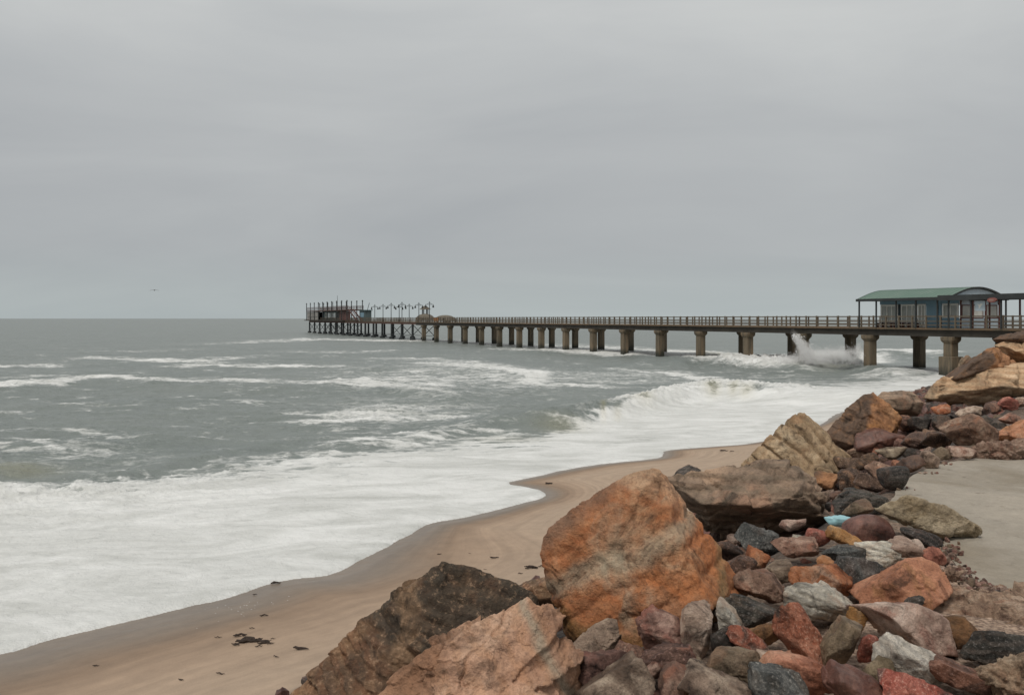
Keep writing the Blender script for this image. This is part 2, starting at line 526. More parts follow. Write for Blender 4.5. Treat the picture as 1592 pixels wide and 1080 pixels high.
    for ln, amp, hw in humps:
        lo = min(a[0] for a in ln) - 140; hi = max(a[0] for a in ln) + 140
        k = (px > lo) & (px < hi)
        ends = np.minimum((px[k] - lo), (hi - px[k]))
        yl = interp_rows(px[k], ln) + 4 * nA[k]
        dyr = (py[k] - yl)
        # steeper on the shoreward (lower) face
        prof = np.where(dyr < 0, np.exp(-(dyr / (hw * 1.5)) ** 2), np.exp(-(dyr / (hw * .75)) ** 2))
        z[k] += amp * prof * sstep(0, 160, ends) * (1 + .5 * nB[k])
    # turbulence of broken water
    tb = foam * deep
    tur = np.exp(-((q - .6) / 1.3) ** 2)
    z += tb * np.clip(90 / y, 0, 1) * (.14 + .22 * tur) * .6 * nW
    z += tb * np.clip(90 / y, 0, 1) * ((.10 + .1 * tur) * fbm(p3 * .9 + 3, 4, .6, ridge=True) + .05 * nC)
    br = np.exp(-((py - interp_rows(px, [(850, 662), (960, 642), (1110, 606), (1200, 618), (1350, 618)])) / 10) ** 2) * sstep(820, 930, px) * (1 - sstep(1230, 1330, px))
    z += br * .5 * fbm(p3 * 1.1 + 9, 4, .6, ridge=True)
    br2 = np.exp(-((py - 569) / 6) ** 2) * sstep(1090, 1140, px) * (1 - sstep(1330, 1360, px))
    z += br2 * .8 * fbm(p3 * .8 + 19, 4, .6, ridge=True)
    z += sstep(.5, 4, off) * .02 * fbm(p3 * .3, 3)
    # ---- swash sheet climbing the sand, rounded lip at its edge
    sw = WZ + .012 - .028 * np.maximum(off, 0)
    base = np.where(off > 0, np.maximum(sw, 0.0), WZ - .16 * np.maximum(-off, 0))
    lip = .045 * (1 - np.exp(-np.maximum(off, 0) / .08))
    z = base + lip + z * (off > 0)
    z = np.where(y > 12000, z - (y - 12000) * 2e-5, z)
    edge = sstep(0.0, .45, off)
    foam = np.where(off < 3.2, np.maximum(foam, .86 * (1 - sstep(2.0, 3.2, off)) + .1 * nB), foam)
    beige = np.zeros_like(x)
    for (bx, by, sx, sy, a) in [(1108, 616, 14, 9, 1), (1140, 618, 10, 7, .9), (1160, 622, 14, 6, .8), (1000, 636, 16, 7, .8), (938, 652, 5, 10, .9), (960, 655, 6, 6, .6), (870, 672, 40, 7, .6), (1110, 556, 26, 5, .9), (1290, 572, 45, 6, 1), (30, 735, 60, 9, .7), (790, 690, 60, 7, .3)]:
        beige = np.maximum(beige, a * np.exp(-((px - bx) / sx) ** 2 - ((py - by) / sy) ** 2))
    # translucent wave faces stay free of foam
    foam = foam * (1 - .9 * np.exp(-((px - 1290) / 50) ** 2 - ((py - 585) / 4.5) ** 2))
    foam = foam * (1 - .55 * sstep(.45, .95, beige + .4 * nC))
    me = mesh_from_grid("sea", x, y, z, nx, ny, {'foam': foam, 'silt': beige, 'off': off})
    m, nt, b = new_mat("sea_water_and_foam")
    L = nt.links
    geo = nnode(nt, 'ShaderNodeNewGeometry'); P = geo.outputs['Position']
    af = nnode(nt, 'ShaderNodeAttribute', attribute_name='foam'); asl = nnode(nt, 'ShaderNodeAttribute', attribute_name='silt')
    ao = nnode(nt, 'ShaderNodeAttribute', attribute_name='off')
    mpg = nnode(nt, 'ShaderNodeMapping'); mpg.inputs['Scale'].default_value = (.5, 1, 1); L.new(P, mpg.inputs[0])
    n1 = noise_node(nt, mpg.outputs[0], 2.1, 8, .66, .6)
    n2 = noise_node(nt, P, 6.0, 5, .6, .4)
    fsum = math_n(nt, 'ADD', af.outputs['Fac'], math_n(nt, 'MULTIPLY', math_n(nt, 'SUBTRACT', n1.outputs['Fac'], .5), .9))
    fsum = math_n(nt, 'ADD', fsum, math_n(nt, 'MULTIPLY', math_n(nt, 'SUBTRACT', n2.outputs['Fac'], .5), .35))
    lw = nnode(nt, 'ShaderNodeVectorMath', operation='ADD'); ls = nnode(nt, 'ShaderNodeVectorMath', operation='SCALE'); ls.inputs['Scale'].default_value = 1.6
    L.new(noise_node(nt, P, .9, 4, .6).outputs['Color'], ls.inputs[0]); L.new(mpg.outputs[0], lw.inputs[0]); L.new(ls.outputs[0], lw.inputs[1])
    vl = nnode(nt, 'ShaderNodeTexVoronoi', feature='DISTANCE_TO_EDGE'); vl.inputs['Scale'].default_value = 1.5; L.new(lw.outputs[0], vl.inputs['Vector'])
    fsum = math_n(nt, 'SUBTRACT', fsum, math_n(nt, 'MULTIPLY', math_n(nt, 'SUBTRACT', vl.outputs['Distance'], .13), .8))
    fm = nnode(nt, 'ShaderNodeMapRange', interpolation_type='SMOOTHSTEP'); fm.inputs['From Min'].default_value = .16; fm.inputs['From Max'].default_value = .84
    L.new(fsum, fm.inputs['Value'])
    # water body
    big = noise_node(nt, mpg.outputs[0], .12, 4, .55)
    wc = mixc(nt, big.outputs['Fac'], (.148, .174, .166), (.232, .254, .242))
    wc = mixc(nt, math_n(nt, 'MULTIPLY', asl.outputs['Fac'], .8), wc, (.25, .245, .17))
    bump_a = noise_node(nt, mpg.outputs[0], .9, 6, .62, .3)
    bump_b = noise_node(nt, P, 5, 4, .6)
    nr = bumpn(nt, bump_a.outputs['Fac'], 1.0, .38)
    nr = bumpn(nt, bump_b.outputs['Fac'], .6, .02, nr)
    water = b
    L.new(wc, b.inputs['Base Color'])
    b.inputs['Roughness'].default_value = .3; b.inputs['IOR'].default_value = 1.33; b.inputs['Specular IOR Level'].default_value = .16
    L.new(nr, b.inputs['Normal'])
    fo = nnode(nt, 'ShaderNodeBsdfPrincipled')
    fc = mixc(nt, ramp_out(nt, noise_node(nt, mpg.outputs[0], .45, 9, .66, 1.4).outputs['Fac'], [(.32, g(0)), (.62, g(1))]), (.52, .53, .505), (.77, .78, .765))
    fc = mixc(nt, math_n(nt, 'MULTIPLY', asl.outputs['Fac'], .6), fc, (.62, .59, .47))
    L.new(fc, fo.inputs['Base Color']); fo.inputs['Roughness'].default_value = .55
    fo.inputs['Specular IOR Level'].default_value = .3
    fn = bumpn(nt, noise_node(nt, P, 3.0, 7, .68, .4).outputs['Fac'], .9, .10)
    L.new(fn, fo.inputs['Normal'])
    ms = nnode(nt, 'ShaderNodeMixShader')
    L.new(fm.outputs[0], ms.inputs[0]); L.new(b.outputs[0], ms.inputs[1]); L.new(fo.outputs[0], ms.inputs[2])
    L.new(ms.outputs[0], nt.nodes['Material Output'].inputs['Surface'])
    o = link_mesh("sea", me, m)
    o['kind'] = 'structure'


build_sea()

# ------------------------------------------------------------------ mesh collector
class MB:
    def __init__(self):
        self.v = []; self.f = []

    def add(self, vs, fs):
        n = len(self.v)
        self.v += [tuple(a) for a in vs]; self.f += [tuple(i + n for i in f) for f in fs]
        return self

    def box(self, x0, x1, y0, y1, z0, z1, M=None):
        vs = [Vector(p) for p in ((x0, y0, z0), (x1, y0, z0), (x1, y1, z0), (x0, y1, z0), (x0, y0, z1), (x1, y0, z1), (x1, y1, z1), (x0, y1, z1))]
        if M is not None: vs = [M @ p for p in vs]
        return self.add(vs, [(0, 3, 2, 1), (4, 5, 6, 7), (0, 1, 5, 4), (1, 2, 6, 5), (2, 3, 7, 6), (3, 0, 4, 7)])

    def taper(self, cx, cy, z0, z1, a0, b0, a1, b1):
        return self.add([(cx - a0, cy - b0, z0), (cx + a0, cy - b0, z0), (cx + a0, cy + b0, z0), (cx - a0, cy + b0, z0),
                         (cx - a1, cy - b1, z1), (cx + a1, cy - b1, z1), (cx + a1, cy + b1, z1), (cx - a1, cy + b1, z1)],
                        [(0, 3, 2, 1), (4, 5, 6, 7), (0, 1, 5, 4), (1, 2, 6, 5), (2, 3, 7, 6), (3, 0, 4, 7)])

    def bar(self, p0, p1, w, h=None):
        p0 = Vector(p0); p1 = Vector(p1); h = h or w
        d = (p1 - p0).normalized()
        up = Vector((0, 0, 1)) if abs(d.z) < .95 else Vector((1, 0, 0))
        s = d.cross(up).normalized(); u = s.cross(d)
        vs = []
        for p in (p0, p1):
            for a, c in ((-1, -1), (1, -1), (1, 1), (-1, 1)):
                vs.append(p + s * a * w / 2 + u * c * h / 2)
        return self.add(vs, [(0, 3, 2, 1), (4, 5, 6, 7), (0, 1, 5, 4), (1, 2, 6, 5), (2, 3, 7, 6), (3, 0, 4, 7)])

    def tube(self, pts, r, n=8):
        pts = [Vector(p) for p in pts]
        rr = r if isinstance(r, (list, tuple)) else [r] * len(pts)
        vs = []
        for i, p in enumerate(pts):
            d = (pts[min(i + 1, len(pts) - 1)] - pts[max(i - 1, 0)]).normalized()
            up = Vector((0, 0, 1)) if abs(d.z) < .9 else Vector((1, 0, 0))
            s = d.cross(up).normalized(); u = s.cross(d)
            for k in range(n):
                a = 2 * math.pi * k / n
                vs.append(p + (s * math.cos(a) + u * math.sin(a)) * rr[i])
        fs = [tuple(reversed(range(n)))]
        for i in range(len(pts) - 1):
            for k in range(n):
                fs.append((i * n + k, i * n + (k + 1) % n, (i + 1) * n + (k + 1) % n, (i + 1) * n + k))
        fs.append(tuple((len(pts) - 1) * n + k for k in range(n)))
        return self.add(vs, fs)

    def prism(self, poly, a0, a1, axis='x'):
        """poly in the two other axes, extruded along axis"""
        n = len(poly); vs = []
        for a in (a0, a1):
            for p in poly:
                vs.append((a, p[0], p[1]) if axis == 'x' else ((p[0], a, p[1]) if axis == 'y' else (p[0], p[1], a)))
        fs = [tuple(range(n))[::-1], tuple(range(n, 2 * n))]
        for k in range(n):
            fs.append((k, (k + 1) % n, n + (k + 1) % n, n + k))
        return self.add(vs, fs)

    def mesh(self, name, bevel=0.0):
        me = bpy.data.meshes.new(name)
        me.from_pydata([tuple(v) for v in self.v], [], self.f)
        bm = bmesh.new(); bm.from_mesh(me)
        bmesh.ops.recalc_face_normals(bm, faces=bm.faces)
        if bevel:
            bmesh.ops.bevel(bm, geom=bm.edges[:], offset=bevel, segments=1, affect='EDGES')
        bm.to_mesh(me); bm.free()
        return me

    def build(self, name, mat, parent=None, loc=None, bevel=0.0):
        return link_mesh(name, self.mesh(name, bevel), mat, parent, loc)


# ------------------------------------------------------------------ pier
P0 = Vector((39.7, 80.4, 0)); PANG = math.atan2(8.6, -3.84)
BAY = 9.42
DECK = 4.72
PW = 7.0


def pier_pt(x, y, z):
    c, s = math.cos(PANG), math.sin(PANG)
    return Vector((P0.x + c * x - s * y, P0.y + s * x + c * y, z))


def concrete_pile_mat():
    m, nt, b = new_mat("stained_pile_concrete")
    L = nt.links
    geo = nnode(nt, 'ShaderNodeNewGeometry'); P = geo.outputs['Position']
    sep = nnode(nt, 'ShaderNodeSeparateXYZ'); L.new(P, sep.inputs[0])
    mp = nnode(nt, 'ShaderNodeMapping'); mp.inputs['Scale'].default_value = (2.2, 2.2, .25); L.new(P, mp.inputs[0])
    n = noise_node(nt, mp.outputs[0], 1.2, 6, .65)
    c = ramp_out(nt, n.outputs['Fac'], [(.3, (.07, .06, .045)), (.5, (.15, .12, .08)), (.72, (.22, .155, .095))])
    z = math_n(nt, 'ADD', sep.outputs['Z'], math_n(nt, 'MULTIPLY', n.outputs['Fac'], 1.2))
    mr = nnode(nt, 'ShaderNodeMapRange'); mr.inputs['From Min'].default_value = 1.2; mr.inputs['From Max'].default_value = 1.9; L.new(z, mr.inputs['Value'])
    L.new(mixc(nt, mr.outputs[0], (.035, .035, .025), c), b.inputs['Base Color'])
    b.inputs['Roughness'].default_value = .8
    L.new(bumpn(nt, noise_node(nt, P, 5, 5, .7).outputs['Fac'], .6, .05), b.inputs['Normal'])
    return m


M_PILE = concrete_pile_mat()
M_GIRD = simple_mat("dark_girder", (.055, .048, .038), .8, .5, .8, .4, .02)
M_RUSTG = simple_mat("rusty_girder", (.12, .06, .045), .8, .5, .8, .4, .02)
M_DECK = simple_mat("deck_timber", (.17, .11, .065), .8, .5, .7, .3, .01, col2=(.10, .085, .06))
M_RAIL = simple_mat("rail_timber", (.15, .12, .085), .8, .5, .25, .3, .01, col2=(.085, .07, .055))
M_STEEL = simple_mat("dark_steel", (.035, .04, .042), .7, .4, .6, .3, .01)
M_DARK = simple_mat("dark_frame", (.045, .05, .05), .6, .4, 1, .2, .01)


def railing_mesh(x0, x1, y, step, z0=DECK):
    mb = MB()
    for zz, h, t in ((1.07, .11, .12), (.62, .10, .06), (.27, .10, .06)):
        mb.box(x0 + .01, x1 - .01, y - t / 2, y + t / 2, z0 + zz - h / 2, z0 + zz + h / 2)
    return mb


def build_pier():
    root = empty("pier", (P0.x, P0.y, 0), PANG)
    tag(root, "long pier on paired concrete and steel piles reaching out into the sea", "pier")
    NC = 16.6          # concrete section ends here (bays)
    xs0 = -36.0; xc = NC * BAY; xe = 31.0 * BAY
    # deck planking edge and girders
    MB().box(xs0, xc, -PW - .35, .35, DECK - .16, DECK).build("deck", M_DECK, root)
    gm = MB()
    for y in (-.1, -PW + .1): gm.box(xs0, xc, y - .25, y + .25, DECK - .78, DECK - .163)
    for k in range(-3, 17): gm.box(k * BAY - .22, k * BAY + .22, -PW + .36, -.36, DECK - .74, DECK - .17)
    gm.box(xs0, xc, .12, .2, DECK - .30, DECK - .165)
    gm.build("girder", M_GIRD, root)
    MB().box(xc + .01, xe, -PW + .6, .1, DECK - .14, DECK - .004).build("deck", M_DECK, root)
    gs = MB()
    for y in (-.15, -PW + .85): gs.box(xc + .02, xe, y - .15, y + .15, DECK - .62, DECK - .143)
    for k in np.arange(17, 31.01, 1.0): gs.box(k * BAY - .15, k * BAY + .15, -PW + 1.01, -.31, DECK - .55, DECK - .15)
    gs.build("girder", M_RUSTG, root)
    # concrete piles
    def pile(k, y, foot):
        mb = MB(); x = k * BAY
        mb.taper(x, y, -3.0, 3.35, .46, .46, .44, .44)
        mb.taper(x, y, 3.35, 3.6, .44, .44, .62, .60); mb.taper(x, y, 3.602, DECK - .785, .62, .60, .64, .62)
        if foot: mb.box(x - foot[0], x + foot[0], y - foot[0], y + foot[0], -3, foot[1])
        mb.build("pile", M_PILE, root, bevel=.03)
    for k in range(-3, 17):
        pile(k, -.1, (.72, 2.15) if k == 0 else None)
        pile(k, -PW + .1, (.72, .85) if k == 0 else None)
    # steel piles with splayed feet
    for k in range(17, 32):
        for y in (-.15, -PW + .85):
            mb = MB(); x = k * BAY - .2
            mb.tube([(x, y, -3), (x, y, DECK - .62)], .3, 8)
            mb.tube([(x, y, -1), (x, y, .55), (x, y, .75)], [.75, .75, .35], 8)
            mb.build("pile", M_STEEL, root)
    br = MB()
    for k in range(17, 31):
        for y in (-.15, -PW + .85):
            if k in (17, 18) or k >= 25:
                br.bar((k * BAY, y, 1.0), ((k + 1) * BAY - .4, y, 3.9), .12)
                br.bar((k * BAY, y, 3.9), ((k + 1) * BAY - .4, y, 1.0), .12)
            br.bar((k * BAY, y, 1.0), ((k + 1) * BAY - .4, y, 1.0), .10)
    br.build("brace", M_STEEL, root)
    # railings: one section per bay on each side, posts as pieces of their section
    npost = 0
    rest = MB()
    pm = MB().box(-.065, .065, -.065, .065, DECK, DECK + 1.17).mesh("post")
    pm.materials.append(M_RAIL)
    rnd = random.Random(4)
    for side, y in (("f", .27), ("b", -PW - .27)):
        for k in range(-3, 31):
            x0 = k * BAY; x1 = x0 + BAY
            yy = y if k < 17 else (0.03 if side == "f" else -PW + .66)
            if k == 16: x1 = xc
            sec = railing_mesh(x0, x1, yy, 1.57).build("railing", M_RAIL, root)
            n = 6
            for j in range(n):
                xp = x0 + (x1 - x0) * (j + .5) / n
                if side == "f" and -1 <= k < 14 and npost < 100:
                    o = bpy.data.objects.new("post", pm); COL.objects.link(o); o.parent = sec
                    o.location = (xp, yy, 0); o.rotation_euler = (0, 0, rnd.uniform(-.1, .1)); npost += 1
                else:
                    rest.box(xp - .065, xp + .065, yy - .065, yy + .065, DECK, DECK + 1.17)
    ro = rest.build("post", M_RAIL, root); ro['kind'] = 'stuff'


build_pier()

# ------------------------------------------------------------------ cabin on the near end of the pier
M_BLUE = simple_mat("blue_board", (.21, .335, .41), .6, .25, .8, .2, .01, col2=(.16, .27, .34))
M_LBLUE = simple_mat("pale_blue_board", (.50, .60, .66), .6, .2, .8, .2, .01)
M_GREEN = simple_mat("green_roof_sheet", (.12, .195, .158), .6, .3, .5, .1, .01, col2=(.16, .225, .19))
M_WHITE = simple_mat("cream_frame", (.82, .82, .76), .6, .2, 1, .1, .005)
M_MAROON = simple_mat("maroon_post", (.14, .05, .04), .6, .3, 1, .1, .005)
M_RED = simple_mat("red_sign_paint", (.27, .10, .085), .6, .3, 2, .1, .003)


def glass_mat(name, col, rough=.12):
    m, nt, b = new_mat(name)
    tc = nnode(nt, 'ShaderNodeTexCoord')
    n = noise_node(nt, tc.outputs['Object'], .9, 3, .5)
    nt.links.new(mixc(nt, n.outputs['Fac'], tuple(c * .5 for c in col), tuple(c * 1.5 for c in col)), b.inputs['Base Color'])
    b.inputs['Roughness'].default_value = rough
    return m


M_GLASS = glass_mat("window_glass", (.36, .37, .34))


def arch_pts(yf, yb, z0, rise, n=16):
    pts = []
    for i in range(n + 1):
        t = i / n
        y = yf + (yb - yf) * t
        pts.append((y, z0 + rise * math.sin(math.pi * t) ** 1.05))
    return pts


def build_cabin():
    B = pier_pt(0, 0, 0)
    root = empty("cabin", (B.x, B.y, DECK), PANG)
    tag(root, "blue cabin with curved green roof and white windows near the shore end of the pier", "cabin")
    EV = 2.78
    # roof: curved sheet with seams
    top = arch_pts(.55, -PW - .35, EV, 1.0); bot = [(y * .998, z - .10) for y, z in top]
    rf = MB().prism(top + bot[::-1], -.25, 10.55)
    roof = rf.build("roof", M_GREEN, root)
    sm = MB()
    for k in range(1, 22):
        x = -.2 + k * .5
        for (a, b2) in zip(top[:-1], top[1:]):
            sm.bar((x, a[0], a[1] + .012), (x, b2[0], b2[1] + .012), .035, .03)
    sm.build("seam", M_GREEN, roof)
    fb = MB(); fb.box(-.3, 10.6, .555, .63, EV - .2, EV + .06); fb.box(-.3, 10.6, -PW - .43, -PW - .355, EV - .2, EV + .06)
    for x in (-.31, 10.555):
        for (a, b2) in zip(top[:-1], top[1:]): fb.bar((x + .03, a[0], a[1] - .06), (x + .03, b2[0], b2[1] - .06), .06, .16)
    fb.build("fascia", M_DARK, root)
    MB().box(-.25, 10.7, -PW - .3, .5, EV - .16, EV - .105).build("ceiling", M_DARK, root)
    g1 = arch_pts(.45, -PW - .25, EV - .1, .93)
    MB().prism(g1, -.12, .0).build("gable", M_LBLUE, root)
    MB().prism(g1, 10.4, 10.5).build("gable", M_LBLUE, root)
    # walls
    yf, yb = -1.5, -6.7
    w = MB()
    w.box(.3, 2.1, yf - .08, yf, 0.004, .95)                      # under the near window
    w.box(2.2, 3.9, yf - .10, yf - .02, 0.004, EV - .17)
    w.box(.3, 9.5, yf - .08, yf + .005, EV - .5, EV - .165)
    w.box(.3, 9.5, yb, yb + .1, 0.004, .9); w.box(.3, 9.5, yb, yb + .1, 2.2, EV - .17)
    w.box(9.4, 9.5, yb + .11, yf - .09, .004, EV - .17)
    w.build("wall", M_BLUE, root)
    we = MB()
    we.box(.2, .28, yb, yf, .004, .9); we.box(.2, .28, yb, yf, 2.15, EV - .17)
    we.box(.17, .195, yb, yf, .55, .72)
    we.build("wall", M_LBLUE, root)
    ds = MB().box(2.5, 3.45, yf - .015, yf + .02, .02, 2.1).build("door", M_BLUE, root)
    MB().box(2.58, 2.64, yf + .022, yf + .06, .9, 1.15).build("handle", M_WHITE, ds)
    # windows on the long side
    for (a, b2, z0, mull) in ((.34, 2.06, .95, (.5,)), (3.95, 4.85, .05, (.5,)), (4.95, 6.85, .05, (.3, .62)), (7.25, 9.4, .05, (.35, .62))):
        z1 = EV - .52
        fr = MB()
        yy0, yy1 = yf - .06, yf + .03
        t = .15
        fr.box(a, a + t, yy0, yy1, z0, z1); fr.box(b2 - t, b2, yy0, yy1, z0, z1)
        fr.box(a + t + .001, b2 - t - .001, yy0, yy1, z1 - t, z1); fr.box(a + t + .001, b2 - t - .001, yy0, yy1, z0, z0 + t)
        for q in mull:
            x = a + (b2 - a) * q; fr.box(x - .05, x + .05, yy0 + .004, yy1 - .004, z0 + t + .001, z1 - t - .001)
        if z0 < .5: fr.box(a + t + .002, b2 - t - .002, yy0 + .008, yy1 - .008, .62, .70)
        win = fr.build("window", M_WHITE, root)
        MB().box(a + .05, b2 - .05, yf - .035, yf - .02, z0 + .05, z1 - .05).build("pane", M_GLASS, win)
    # windows in the end wall
    for (a, b2) in ((-3.0, -1.75), (-4.6, -3.25), (-6.5, -4.95)):
        fr = MB(); t = .08
        fr.box(.17, .26, a, a + t, .9, 2.15); fr.box(.17, .26, b2 - t, b2, .9, 2.15)
        fr.box(.17, .26, a + t + .001, b2 - t - .001, 2.15 - t, 2.15); fr.box(.17, .26, a + t + .001, b2 - t - .001, .9, .9 + t)
        win = fr.build("window", M_MAROON, root)
        MB().box(.21, .22, a + .05, b2 - .05, .95, 2.1).build("pane", M_GLASS if a > -4 or a < -6 else M_WHITE, win)  # middle pane painted white for the brightness seen through the opening
    for y in (-1.55, -3.12, -4.78, -6.65):
        MB().box(.1, .165, y - .08, y + .08, .004, EV - .17).build("pillar", M_MAROON, root)
    for x in (10.4, 8.2, 5.75, 3.45, 1.05, -.15):
        MB().box(x - .06, x + .06, .3, .42, .0, EV - .165).build("post", M_DARK, root)
    for x in (10.4, 7, 3.5, -.15):
        MB().box(x - .06, x + .06, -PW - .25, -PW - .13, .0, EV - .165).build("post", M_DARK, root)
    # benches with reddish seats along the glass front
    for k in range(5):
        x = 4.4 + k * 1.05
        mb = MB(); mb.box(x, x + .8, -1.2, -.85, .42, .47)
        mb.box(x + .05, x + .1, -1.18, -.88, .004, .415); mb.box(x + .7, x + .75, -1.18, -.88, .004, .415)
        o = mb.build("bench", M_MAROON); o.matrix_world = root.matrix_basis.copy()
        o.location = (B.x, B.y, DECK)
        tag(o, "low red-brown bench outside the cabin windows, " + ["nearest the blue door", "second from the blue door", "middle one of the five", "fourth from the blue door", "farthest from the blue door"][k], "bench", "benches outside the cabin windows")


build_cabin()


def build_canopy():
    B = pier_pt(0, 0, 0)
    root = empty("canopy", (B.x, B.y, DECK), PANG)
    tag(root, "dark flat walkway canopy on thin posts running ashore from the blue cabin", "canopy")
    mb = MB(); mb.box(-30, .7, .66, .76, 2.5, 2.98); mb.box(-30, -.4, -2.0, -1.9, 2.5, 2.98)
    mb.build("fascia", M_DARK, root)
    MB().box(-30, -.4, -1.895, .655, 2.78, 2.9).build("roof", M_DARK, root)
    for x in np.arange(-2.6, -30, -2.9):
        for y in (.55, -1.8):
            MB().box(x - .06, x + .06, y - .06, y + .06, 0, 2.775).build("post", M_MAROON if y < 0 else M_DARK, root)
    # square hanging board with a pale fish-like mark, and a red oval board
    s = empty("hanging_sign", pier_pt(-3.3, .3, DECK + 2.5), PANG)
    tag(s, "square pale blue board with a white emblem hanging under the canopy at the cabin end", "sign")
    MB().box(-.5, .5, -.02, .02, -.95, -.1).build("board", M_LBLUE, s)
    e = MB(); e.prism([(-.3, -.35), (-.05, -.62), (.1, -.8), (.12, -.5), (.3, -.3), (.05, -.42), (-.1, -.3)], .021, .03, 'y')
    e.build("emblem", M_WHITE, s)
    MB().box(-.4, -.37, -.01, .01, -.1, .02).box(.37, .4, -.01, .01, -.1, .02).build("hanger", M_DARK, s)
    s2 = empty("oval_sign", pier_pt(-4.9, .9, DECK + 2.45), PANG)
    tag(s2, "small red oval board fixed to the edge of the canopy", "sign")
    n = 20
    pl = [(.42 * math.cos(2 * math.pi * i / n), .2 * math.sin(2 * math.pi * i / n)) for i in range(n)]
    MB().prism(pl, -.13, .05, 'y').build("board", M_RED, s2)
    MB().prism([(a * .6, b * .45) for a, b in pl], .052, .06, 'y').build("panel", simple_mat("pale_red_paint", (.32, .2, .17), .6, .2, 2, 0), s2)


build_canopy()


# ------------------------------------------------------------------ far end of the pier
M_GREYW = simple_mat("weathered_boards", (.30, .29, .27), .8, .4, .35, .3, .02, col2=(.17, .16, .15))
M_TEAL = simple_mat("teal_boards", (.10, .135, .14), .7, .4, .4, .2, .01)
M_REDW = simple_mat("dull_red_paint", (.12, .055, .045), .7, .4, .4, .2, .01)
M_THATCH = simple_mat("thatch", (.165, .145, .115), .95, .5, .6, .5, .05)


def build_far_building():
    X0, X1 = 234.0, 293.0
    B = pier_pt(X0, 0, 0)
    root = empty("restaurant", (B.x, B.y, DECK), PANG)
    tag(root, "two-storey timber building with an open railed roof deck at the far tip of the pier", "building")
    Lx = X1 - X0
    yF, yB = 1.0, -4.6
    MB().box(-2, Lx + 1, yB, yF, .0, .35).build("floor", M_GIRD, root)
    MB().box(Lx + 1.005, Lx + 7, yB + 2, yF - .5, .05, .3).build("ledge", M_GIRD, root)
    MB().box(14, Lx - 22, yF - 2.0, yF - 1.9, .355, 3.5).build("wall", M_TEAL, root)
    MB().box(Lx - 21.9, Lx, yF - .5, yF - .4, .355, 3.35).build("wall", M_GREYW, root)
    MB().box(14, Lx, yB + .5, yB + .6, .355, 3.4).build("wall", M_GREYW, root)
    MB().box(13.8, 13.9, yB + .61, yF - 2.0, .355, 3.5).build("wall", M_GREYW, root)
    MB().box(Lx + .01, Lx + .1, yB + .61, yF - .5, .355, 3.4).build("wall", M_GREYW, root)
    for x in (16, 20.5, 25, 30):
        w = MB().box(x, x + 3.4, yF - 1.89, yF - 1.82, 1.2, 2.9).build("window", M_WHITE, root)
        MB().box(x + .25, x + 3.15, yF - 1.815, yF - 1.80, 1.4, 2.7).build("pane", M_GLASS, w)
    MB().box(-8, Lx + .3, yB, yF - .2, 3.505, 3.85).build("upper_floor", M_RUSTG, root)
    MB().box(Lx - 21, Lx - 1, yF - .39, yF - .3, 1.6, 2.0).build("beam", M_GREYW, root)
    for y in (yF - .35, yB + .1):
        r = MB()
        for z in (4.3, 4.7, 5.05): r.box(-8, Lx + .3, y - .05, y + .05, z - .06, z + .06)
        for x in np.arange(-8, Lx, 1.9): r.box(x - .05, x + .05, y - .045, y + .045, 3.853, 5.1)
        r.build("railing", M_REDW, root)
    for i, x in enumerate(np.arange(-7.5, Lx + .2, 7.4)):
        for y in (yF - .2, yB + .3):
            mb = MB(); mb.box(x - .12, x + .12, y - .12, y + .12, .35, 6.5)
            mb.taper(x, y, 6.5, 6.9, .26, .26, .06, .06)
            mb.build("post", M_DARK, root)
    MB().tube([(27, -4, 3.86), (27, -4, 9.2)], [.12, .05]).build("mast", M_DARK, root)
    MB().tube([(34, -4, 3.86), (34, -4, 7.2)], [.08, .04]).build("mast", M_DARK, root)
    # outside stair on the shore side, down to the pier deck
    st = MB()
    st.bar((-8, yF - .6, 3.7), (-19, yF - .6, .2), .2, .45); st.bar((-8, yF - 2.2, 3.7), (-19, yF - 2.2, .2), .2, .45)
    for k in range(16):
        x = -8.3 - k * .68; z = 3.6 - k * .216
        st.box(x - .3, x + .1, yF - 2.09, yF - .71, z - .05, z)
    st.bar((-8, yF - .6, 4.9), (-19, yF - .6, 1.4), .1, .12)
    st.build("stair", M_REDW, root)
    MB().box(-8, 6, yF - 1.2, yF - .9, .355, 3.3).build("screen", M_REDW, root)


def build_teal_hut():
    B = pier_pt(212, -1.2, 0)
    r = empty("kiosk", (B.x, B.y, DECK), PANG)
    tag(r, "small teal kiosk with a flat roof beside the red stair on the pier", "kiosk")
    MB().box(0, 7, -2.2, -.2, .0, 3.3).build("wall", M_TEAL, r)
    MB().box(-.3, 7.3, -2.5, .1, 3.303, 3.55).build("roof", simple_mat("teal_roof", (.09, .15, .16), .6, .3, .5, 0), r)
    MB().box(1.5, 5.5, -.195, -.12, 1.3, 2.7).build("shutter", M_BLUE, r)
    MB().bar((-.5, -.5, 2.5), (-5, -.2, 5.6), .12).build("arm", M_DARK, r)


build_far_building()
build_teal_hut()


